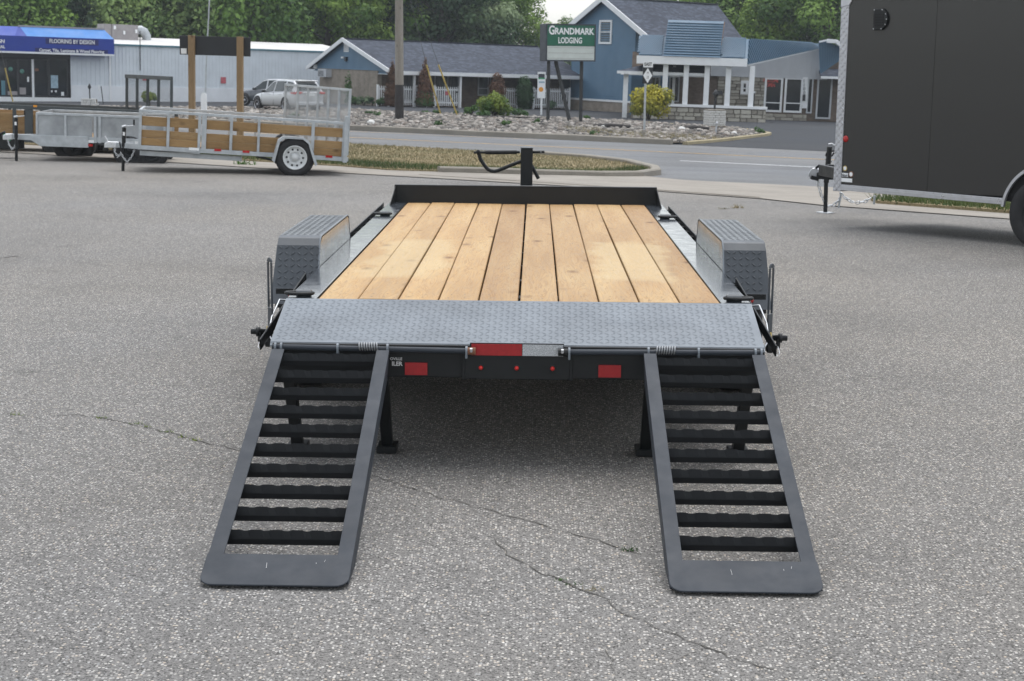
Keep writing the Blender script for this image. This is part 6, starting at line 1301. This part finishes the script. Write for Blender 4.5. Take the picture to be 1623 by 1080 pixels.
# ================================================================== cars
def suv(name, loc, heading, paint_, label, roofmat=None, tail=True):
    C = empty(name, loc, heading, label, 'car')
    # stations along x (front positive): x, z bottom, z belt, half width at sill, half width at belt
    st = [(-2.36, .5, .98, .66, .70), (-2.3, .36, 1.06, .86, .84), (-2.05, .26, 1.1, .94, .90), (-1.4, .25, 1.1, .955, .92), (-.5, .25, 1.06, .955, .92), (.5, .25, 1.03, .955, .92), (.95, .25, 1.02, .955, .91), (1.4, .25, .98, .95, .87), (1.9, .26, .9, .92, .8), (2.2, .3, .8, .8, .7), (2.34, .42, .7, .6, .55)]
    rows = []
    for x, zb, zt, hs_, hb_ in st:
        zm = zb+(zt-zb)*.55; half = [(0, zb), (hs_*.8, zb), (hs_, zb+.1), (hs_+.01, zm), (hb_+.02, zt-.08), (hb_-.03, zt), (0, zt+.02)]
        ring = [(x, y, z) for y, z in half] + [(x, -y, z) for y, z in half[-2:0:-1]]; rows.append(ring)
    n = len(rows[0]); vs = [p for r_ in rows for p in r_]; fs = [(i*n+k, i*n+(k+1) % n, (i+1)*n+(k+1) % n, (i+1)*n+k) for i in range(len(rows)-1) for k in range(n)] + [tuple(range(n)), tuple(range((len(rows)-1)*n, len(rows)*n))]
    body = MB().add(vs, fs, True).build('body', M[paint_], C)
    md = body.modifiers.new('smooth', 'SUBSURF'); md.levels = 1; md.render_levels = 1
    # greenhouse
    gs = [(-2.22, 1.08, 1.09, .86, .84), (-2.0, 1.08, 1.5, .87, .66), (-1.85, 1.08, 1.63, .88, .64), (-1.0, 1.05, 1.69, .89, .64), (-.1, 1.03, 1.67, .89, .63), (.2, 1.02, 1.6, .88, .64), (1.05, 1.0, 1.03, .84, .8)]
    rows = []
    for x, zb, zt, hb_, ht_ in gs: half = [(0, zb), (hb_, zb), (ht_+.02, zt-.03), (ht_-.06, zt), (0, zt+.015)]; rows.append([(x, y, z) for y, z in half] + [(x, -y, z) for y, z in half[-2:0:-1]])
    n = len(rows[0]); vs = [p for r_ in rows for p in r_]; fs = [(i*n+k, i*n+(k+1) % n, (i+1)*n+(k+1) % n, (i+1)*n+k) for i in range(len(rows)-1) for k in range(n)] + [tuple(range(n)), tuple(range((len(rows)-1)*n, len(rows)*n))]
    MB().add(vs, fs, False).build('roof', M[roofmat or paint_], C)
    def sidew(x, t, s):   # point on greenhouse side at x, fraction t up
        for (xa, za, ta, ba, ha), (xb, zb2, tb, bb, hb2) in zip(gs, gs[1:]):
            if xa <= x <= xb:
                f = (x-xa)/(xb-xa); zb_ = za+(zb2-za)*f; zt2 = ta+(tb-ta)*f-.03; hb_ = ba+(bb-ba)*f; ht2 = ha+(hb2-ha)*f+.02; return (x, s*(hb_+(ht2-hb_)*t+.012), zb_+(zt2-zb_)*t)
    for s in (-1, 1):
        for xs in ((-1.95, -1.75, -1.3), (-1.2, -.8, -.22), (-.12, .2, .82)):
            top = [sidew(x, .92 if not (x > .7) else .55, s) for x in xs]; bot = [sidew(x, .06, s) for x in xs]; bot[0] = sidew(xs[0], .06, s)
            MB().add(bot+top, [(0, 1, 4, 3), (1, 2, 5, 4)]).build('side_window', M['car_glass'], C, fix=False)
        m_ = MB(); m_.box((.62, s*.9, 1.0), (.78, s*1.08, 1.14)); m_.build('door_mirror', M['dark_frame'], C, bevel=.03)
        for x in (-1.0, .12): MB().box((x, s*.945, .9), (x+.16, s*.975, .93)).build('door_handle', M[paint_], C, bevel=.008)
        for x in (-.22, .98, -1.25): MB().bar((x, s*.967, .35), (x, s*.935, 1.02), .012, .012).build('door_seam', M['dark_frame'], C)
        for x in (-1.38, 1.45):
            MB().lathe([(s*.9, .0), (s*.955, .0), (s*.972, .39), (s*.9, .4)], (x, 0, .42), 'y', 28).build('wheel_arch', M['dark_hole'], C)
            road_wheel(C, (x, s*.885, .36), .36, .23, .24, s, spoke=True, rimmat='alu')
        if tail:
            MB().prism([(-2.3, s*.5, .98), (-2.3, s*.86, .95), (-2.3, s*.88, 1.06), (-2.3, s*.5, 1.08)], (-.1, 0, 0)).build('tail_lamp', M['bright_red'], C, bevel=.015); MB().prism([(-2.35, s*.885, .95), (-1.95, s*.955, 1.0), (-1.95, s*.94, 1.04), (-2.35, s*.885, 1.06)], (0, s*.02, 0)).build('tail_lamp', M['bright_red'], C)
    MB().add([(-2.235, -.66, 1.14), (-2.235, .66, 1.14), (-2.045, .56, 1.5), (-2.045, -.56, 1.5)], [(0, 1, 2, 3)]).build('rear_window', M['car_glass'], C, fix=False); MB().add([(1.0, -.72, 1.07), (1.0, .72, 1.07), (.25, .58, 1.58), (.25, -.58, 1.58)], [(0, 1, 2, 3)]).build('windshield', M['car_glass'], C, fix=False)
    MB().box((-2.18, -.6, 1.6), (-1.8, .6, 1.66)).build('roof_spoiler', M[paint_], C, bevel=.02); MB().box((-2.44, -.78, .38), (-2.25, .78, .56)).build('rear_bumper', M['board_grey'], C, bevel=.04); MB().box((-2.405, -.26, .86), (-2.36, .26, 1.0)).build('licence_plate', M['white_paint'], C); MB().box((-2.39, -.5, 1.0), (-2.33, .5, 1.03)).build('chrome_bar', M['alu'], C)
    C.scale = (.93, .93, .93)
    return C
a = at(455, 190, 77); suv('parked_car', (a.x, 77, gz(a.x, 77)-.02), math.pi-R(50), 'car_silver', 'silver SUV parked beyond the road behind the mesh tail gate')
a = at(432, 180, 92); suv('parked_car', (a.x, 92, gz(a.x, 92)-.0), math.pi-R(24), 'car_grey', 'dark grey SUV with silver roof half hidden behind the silver one', 'car_silver')

# ================================================================== shrubs and plants
def leafcloud(n, size, centers, radii, flat=.3, shell=.55, tone_h=None):
    """quads scattered through clumps; returns verts, faces, tones"""
    ci = rng.choice(len(centers), n, p=np.array([r_[0]*r_[1] for r_ in radii])/sum(r_[0]*r_[1] for r_ in radii)); C_ = np.array(centers)[ci]; R_ = np.array(radii)[ci]
    d = rng.normal(size=(n, 3)); d /= np.linalg.norm(d, axis=1)[:, None]; rad = (shell+(1-shell)*rng.random(n)**.6)*rng.normal(1, .1, n)
    p = C_ + d*R_*rad[:, None]; nrm = d + rng.normal(0, .38, (n, 3)) + np.array([0, 0, .45]); nrm /= np.linalg.norm(nrm, axis=1)[:, None]
    a = np.cross(nrm, rng.normal(size=(n, 3))); a /= np.linalg.norm(a, axis=1)[:, None]; b_ = np.cross(nrm, a); s = size*rng.uniform(.6, 1.35, n)[:, None]
    V = np.stack([p-a*s*.5, p-b_*s*.32, p+a*s*.6, p+b_*s*.32], 1); tone = np.clip(.4 + .16*rng.normal(size=n) + .22*rng.normal(size=len(centers))[ci] + .16*d[:, 2], 0, 1)  # clump tops paler: light from above put into the leaf tone
    return V.reshape(-1, 3), np.arange(n*4).reshape(-1, 4), np.repeat(tone, 4)
def shrub(name, px, py, D_off, w, h, material, label, n=2600, size=.12, shape='round', lumps=14, trunk=True, group=None):
    g = gnd(px, py)
    if D_off: q = FM.hit(px, py, *D_off); g = FM.o + FM.m @ Vector(q); g.z = min(g.z, gz(g.x, g.y)+.05)
    S_ = empty(name, (g.x, g.y, g.z), 0, label, 'shrub', group); cs, rs = [], []
    for k in range(lumps):
        if shape == 'cone': t = (k+.5)/lumps; rr = w/2*(1-t**1.6)*.92+.04; cs.append((rng.normal(0, .03), rng.normal(0, .03), h*t)); rs.append((rr, rr, h/lumps*1.3))
        elif shape == 'egg': t = (k+.5)/lumps; rr = w/2*math.sin(math.pi*(.12+.8*t))**.6*.95; cs.append((rng.normal(0, .04), rng.normal(0, .04), h*t)); rs.append((rr, rr, h/lumps*1.4))
        else:
            a = rng.uniform(0, 6.28); t = rng.random(); rr = w*.5*(.75*math.sqrt(rng.random())); cs.append((math.cos(a)*rr, math.sin(a)*rr, h*(.3+.5*t)*(1-.25*(rr/(w*.5))))); r_ = w*rng.uniform(.16, .25); rs.append((r_, r_, r_*.85))
    V, F, T = leafcloud(n, size, cs, rs, shell=.6); V[:, 2] = np.maximum(V[:, 2], .02)
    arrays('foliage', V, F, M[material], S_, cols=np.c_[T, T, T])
    if trunk:
        mb = MB()
        for k in range(4): a = rng.uniform(0, 6.28); mb.tube([(0, 0, -.05), (math.cos(a)*w*.12, math.sin(a)*w*.12, h*.3), (math.cos(a)*w*.25, math.sin(a)*w*.25, h*.6)], [.04, .03, .015], 6)
        mb.build('stem', M['bark'], S_)
    return S_
shrub('arborvitae', 622, 168.5, (1, -2.6), 1.15, 2.85, 'leaf_rust', 'tall rust brown cone shrub right behind the utility pole', 5200, .12, 'cone', 16); shrub('arborvitae', 674, 168.8, (1, -2.6), 1.22, 3.0, 'leaf_rust', 'brown tipped cone shrub just left of the yellow guy guards', 5600, .12, 'cone', 16)
s2_ = shrub('arborvitae', 674, 168.6, (1, -2.6), 1.25, 1.6, 'leaf_cone', 'x', 3000, .12, 'cone', 8, False); ch = [c_ for c_ in s2_.children][0]; par = [o for o in bpy.data.objects if o.get('label') == 'brown tipped cone shrub just left of the yellow guy guards'][0]; ch.parent = par; ch.name = 'green_base'; ch.location = (0, -.06, 0); bpy.data.objects.remove(s2_)
shrub('arborvitae', 788, 171, (1, -2.6), 1.15, 2.1, 'leaf_rust', 'rust brown shrub rising behind the round yellow green bush', 4200, .12, 'egg', 10); shrub('arborvitae', 831, 173, (1, -2.6), 1.3, 2.0, 'leaf_cone', 'dense dark green egg shaped shrub before the picket fence', 5200, .12, 'egg', 10)
shrub('round_bush', 783, 187.5, 0, 1.62, 1.35, 'leaf_lime', 'round yellow green bush in the timber edged bed', 4200, .11, 'round', 20); shrub('golden_bush', 1028, 190, 0, 2.3, 2.0, 'leaf_gold', 'large golden yellow bush at the foot of the route sign', 6500, .13, 'round', 24)
shrub('round_bush', 238, 168, 0, .95, .95, 'leaf_lime', 'small olive green bush seen through the dark ramp gate', 2200, .1, 'round', 14)
for i, (px, py, w_, h_, m_, lab) in enumerate(((746, 185, .75, .6, 'leaf_weed', 'leafy green plant left of the round yellow green bush'), (757, 175, .5, .7, 'leaf_weed', 'light green plant against the brick left of the round bush'), (822, 187, 1.0, .5, 'leaf_weed', 'low green plants right of the round yellow green bush'), (767, 188, .9, .35, 'leaf_weed', 'ground plants below the round bush'), (950, 174, .7, .55, 'leaf_weed', 'low leafy plant against the brick skirt of the blue house'), (970, 175, 1.3, 1.1, 'leaf_weed', 'climbing green plant by the white porch post of the house'),
    (556, 168, .8, .9, 'leaf_cone', 'dark green plant at the left foot of the tan brick wall'), (563, 168, .6, .6, 'leaf_weed', 'low green plant second from left at the brick wall'), (577, 167.5, 1.0, .75, 'leaf_blue', 'grey green plant clump in the middle of the brick wall'), (590, 167, .45, .65, 'leaf_cone', 'narrow green plant near the corner of the brick wall'), (602, 167.5, .8, .6, 'leaf_weed', 'green plant at the corner below the first picket fence'), (552, 150, .6, 2.0, 'leaf_weed', 'tall thin vine on the tan brick wall beside the tail gate'), (875, 172, .8, .55, 'leaf_blue', 'grey green weed by the fence behind the sign legs'))):
    shrub('garden_plant', px, py if py > 155 else 168, ((0, -1.0) if 548 < px < 595 else (1, -2.2) if px in (602, 875) else 0), w_, h_, m_, lab, 420 if i != 11 else 500, .12, 'round' if i != 11 else 'egg', 8, True, 'plants along the motel front')
for i, (px, py, lab) in enumerate(((468, 189, 'green weed in the stones behind the mesh tail gate'), (585, 184, 'green weed in the stone bed left of the pole'), (600, 187, 'low weed clump in the stone bed beside the pole'), (675, 182, 'small weed at the drive edge left of the yellow guards'), (693, 183, 'weed between the two yellow guy guards'), (726, 184, 'weed at the foot of the right guy guard'), (852, 199, 'small green weed in the stones left of the sign legs'), (699, 203, 'weed near the kerb in the middle of the stone bed'), (802, 203, 'weed near the kerb below the round bush'), (932, 192, 'weed right of the right sign leg'), (946, 218, 'green weeds growing at the kerb below the route sign'), (1203, 214, 'green weed at the tip of the yellow kerb'))):
    shrub('weed', px, py, 0, .5, .3, 'leaf_weed', lab, 130, .1, 'round', 5, False, 'weeds in the stone bed')

# ================================================================== trees
def tree_proto(seed, H, Wd, kind, n=15000, size=.34):
    global rng
    rng = np.random.default_rng(seed); rr = random.Random(seed); tr = MB(); cs, rs = [], []
    tr.tube([(0, 0, -.5), (.05, 0, H*.25), (.1, .1, H*.55), (0, .2, H*.85)], [.34*H/14, .27*H/14, .17*H/14, .04], 10)
    nl = 46 if kind != 'column' else 40
    for k in range(nl):
        t = (k+.5)/nl; a = k*2.4+rr.uniform(-.4, .4)
        if kind == 'column': z = H*(.1+.88*t); rad = Wd*.5*(math.sin(math.pi*min(1, .1+.9*t)**.8)*.75+.2)*rr.uniform(.35, .85); r_ = Wd*rr.uniform(.14, .22); rz_ = r_*1.7
        elif kind == 'conifer': z = H*(.12+.86*t); rad = Wd*.5*(1-t)*rr.uniform(.4, .9); r_ = Wd*.2*(1.05-t)*rr.uniform(.8, 1.2); rz_ = r_*.7
        else: z = H*(.16+.78*t); rad = Wd*.5*math.sin(math.pi*(.16+.8*t))**.7*rr.uniform(.25, .92); r_ = Wd*rr.uniform(.1, .19); rz_ = r_*.72
        c_ = (math.cos(a)*rad, math.sin(a)*rad, z); cs.append(c_); rs.append((r_, r_, rz_))
        tr.tube([(.05, .05, z*.72), (c_[0]*.5, c_[1]*.5, z*.86), c_], [.07*H/14, .045*H/14, .015], 5)
    V, F, T = leafcloud(n, size, cs, rs, shell=.35)
    return tr, (V, F, T)
def make_tree(name, seed, H, Wd, kind, leaf, n=15000, size=.34):
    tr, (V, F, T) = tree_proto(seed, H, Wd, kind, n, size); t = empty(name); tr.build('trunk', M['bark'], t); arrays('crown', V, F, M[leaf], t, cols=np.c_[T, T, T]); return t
protos = {'oak': make_tree('broadleaf_tree', 1, 15, 11, 'round', 'leaf_mid'), 'maple': make_tree('broadleaf_tree', 2, 13, 10, 'round', 'leaf_dark'), 'poplar': make_tree('columnar_tree', 3, 15, 7.5, 'column', 'leaf_pale', 16000), 'silver': make_tree('broadleaf_tree', 4, 12, 9, 'round', 'leaf_blue'), 'spruce': make_tree('conifer_tree', 5, 17, 7, 'conifer', 'leaf_dark', 15000), 'willow': make_tree('columnar_tree', 6, 14, 9, 'column', 'leaf_mid', 17000)}
used = {}
TREES = [ # photo x, distance, scale, kind, turn, label
 (40, 118, .95, 'willow', 0, 'light green tree above the left end of the blue awning'), (85, 140, 1.15, 'maple', 1, 'dark tree in the gap above the awning lettering'), (128, 124, .85, 'silver', 2, 'silvery green tree left of the rooftop unit'), (165, 132, 1.0, 'oak', 3, 'broad green tree directly behind the rooftop unit'),
 (215, 122, 1.0, 'poplar', 1, 'tall pale columnar tree right of the rooftop unit'), (262, 126, 1.05, 'poplar', 2.5, 'pale columnar tree just left of the black sign board'), (-20, 130, 1.2, 'maple', 5, 'dark tree cut off by the left picture edge'), (300, 140, 1.1, 'spruce', 0, 'dark conifer behind the left sign post'), (345, 124, 1.05, 'poplar', 4, 'pale columnar tree behind the black sign board'), (405, 122, 1.08, 'willow', 2, 'light columnar tree right of the black sign board'),
 (462, 146, 1.2, 'maple', 2, 'dark shaded tree behind the white metal roof'), (520, 128, .95, 'oak', 4.2, 'bright green tree above the blue motel gable'), (575, 132, 1.02, 'oak', 1.2, 'leafy tree left of the utility pole'), (640, 140, 1.1, 'willow', 3.3, 'hazy green tree behind the utility pole'), (700, 134, 1.1, 'maple', 3.9, 'dark tree above the middle of the motel roof'), (765, 136, .98, 'silver', 1, 'blue green tree above the right half of the motel roof'), (815, 142, .74, 'oak', 5.1, 'green tree left of the lodging sign'), (868, 150, .6, 'silver', 3, 'low pale tree just behind the lodging sign'), (905, 160, .56, 'oak', 2.2, 'distant tree between lodging sign and blue house'),
 (935, 165, .62, 'maple', .3, 'distant dark tree touching the blue house gable'), (1165, 140, 1.0, 'oak', .7, 'green tree at the right end of the blue house roof'), (1215, 128, .78, 'willow', 5, 'tree behind the pole right of the blue house'), (1262, 132, .95, 'maple', 1.7, 'dark tree above the blue canopy'), (1310, 125, .9, 'oak', 3.6, 'tree left of the black enclosed trailer top'), (1360, 138, 1.05, 'maple', 2.4, 'tree hidden mostly behind the black enclosed trailer'), (1110, 160, 1.0, 'oak', 4.4, 'tree top peeking over the blue house ridge'),
 (10, 160, 1.35, 'spruce', 3, 'tall conifer far behind the shop at left'), (190, 160, 1.3, 'spruce', 1.1, 'tall conifer far behind the columnar trees'), (440, 165, 1.35, 'spruce', 2.2, 'tall dark conifer above the white metal roof'), (600, 165, 1.3, 'maple', .2, 'tall far tree left of the utility pole top'), (720, 168, 1.35, 'oak', 2.9, 'tall far tree above the motel ridge'), (1240, 165, 1.3, 'oak', 1.9, 'tall far tree behind the pole above the canopy'), (1450, 150, 1.2, 'oak', 3, 'far tree behind the enclosed trailer roof'), (530, 170, 1.4, 'spruce', 4, 'tall far conifer above the motel gable'), (350, 168, 1.35, 'maple', 5, 'tall far tree above the black sign board'), (110, 170, 1.4, 'oak', 4, 'tall far tree above the awning')]
for px, D_, s_, k_, rz_, lab in TREES:
    t = protos[k_] if k_ not in used else copy_tree(protos[k_]); used[k_] = 1
    x = at(px, 100, D_).x; t.location = (x, D_, gz(x, D_)-.2); t.rotation_euler = (0, 0, rz_); t.scale = (s_, s_, s_); tag(t, lab, 'tree', 'trees behind the buildings')
for k_, p_ in protos.items():
    if k_ not in used:
        for c_ in list(p_.children): bpy.data.objects.remove(c_)
        bpy.data.objects.remove(p_)
# far wood closing the view behind the single trees
far_c, far_r = [], []
for k in range(60): x = -75+k*2.6; far_c.append((x+random.uniform(-1, 1), 195+random.uniform(-6, 6), 1.5+random.uniform(0, 2.2))); far_r.append((3.6, 3, 3))
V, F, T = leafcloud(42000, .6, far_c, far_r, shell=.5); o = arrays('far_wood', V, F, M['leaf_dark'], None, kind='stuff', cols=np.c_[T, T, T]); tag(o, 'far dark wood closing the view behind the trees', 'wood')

# ================================================================== thin haze volume, added to lift the dark tree shadows
hz = mat('haze_lift', (1, 1, 1)); t_ = hz.node_tree; t_.nodes.remove(t_.nodes['Principled BSDF']); pv = t_.nodes.new('ShaderNodeVolumePrincipled'); pv.inputs['Color'].default_value = (.86, .93, 1, 1); pv.inputs['Density'].default_value = .0004; pv.inputs['Anisotropy'].default_value = .2
t_.links.new(pv.outputs[0], t_.nodes['Material Output'].inputs['Volume'])
o = MB().box((-720, -310, -3.5), (720, 910, 30)).build('haze', hz, None, kind='stuff'); tag(o, 'thin pale haze added over the whole scene to lift the tree shadows', 'haze')
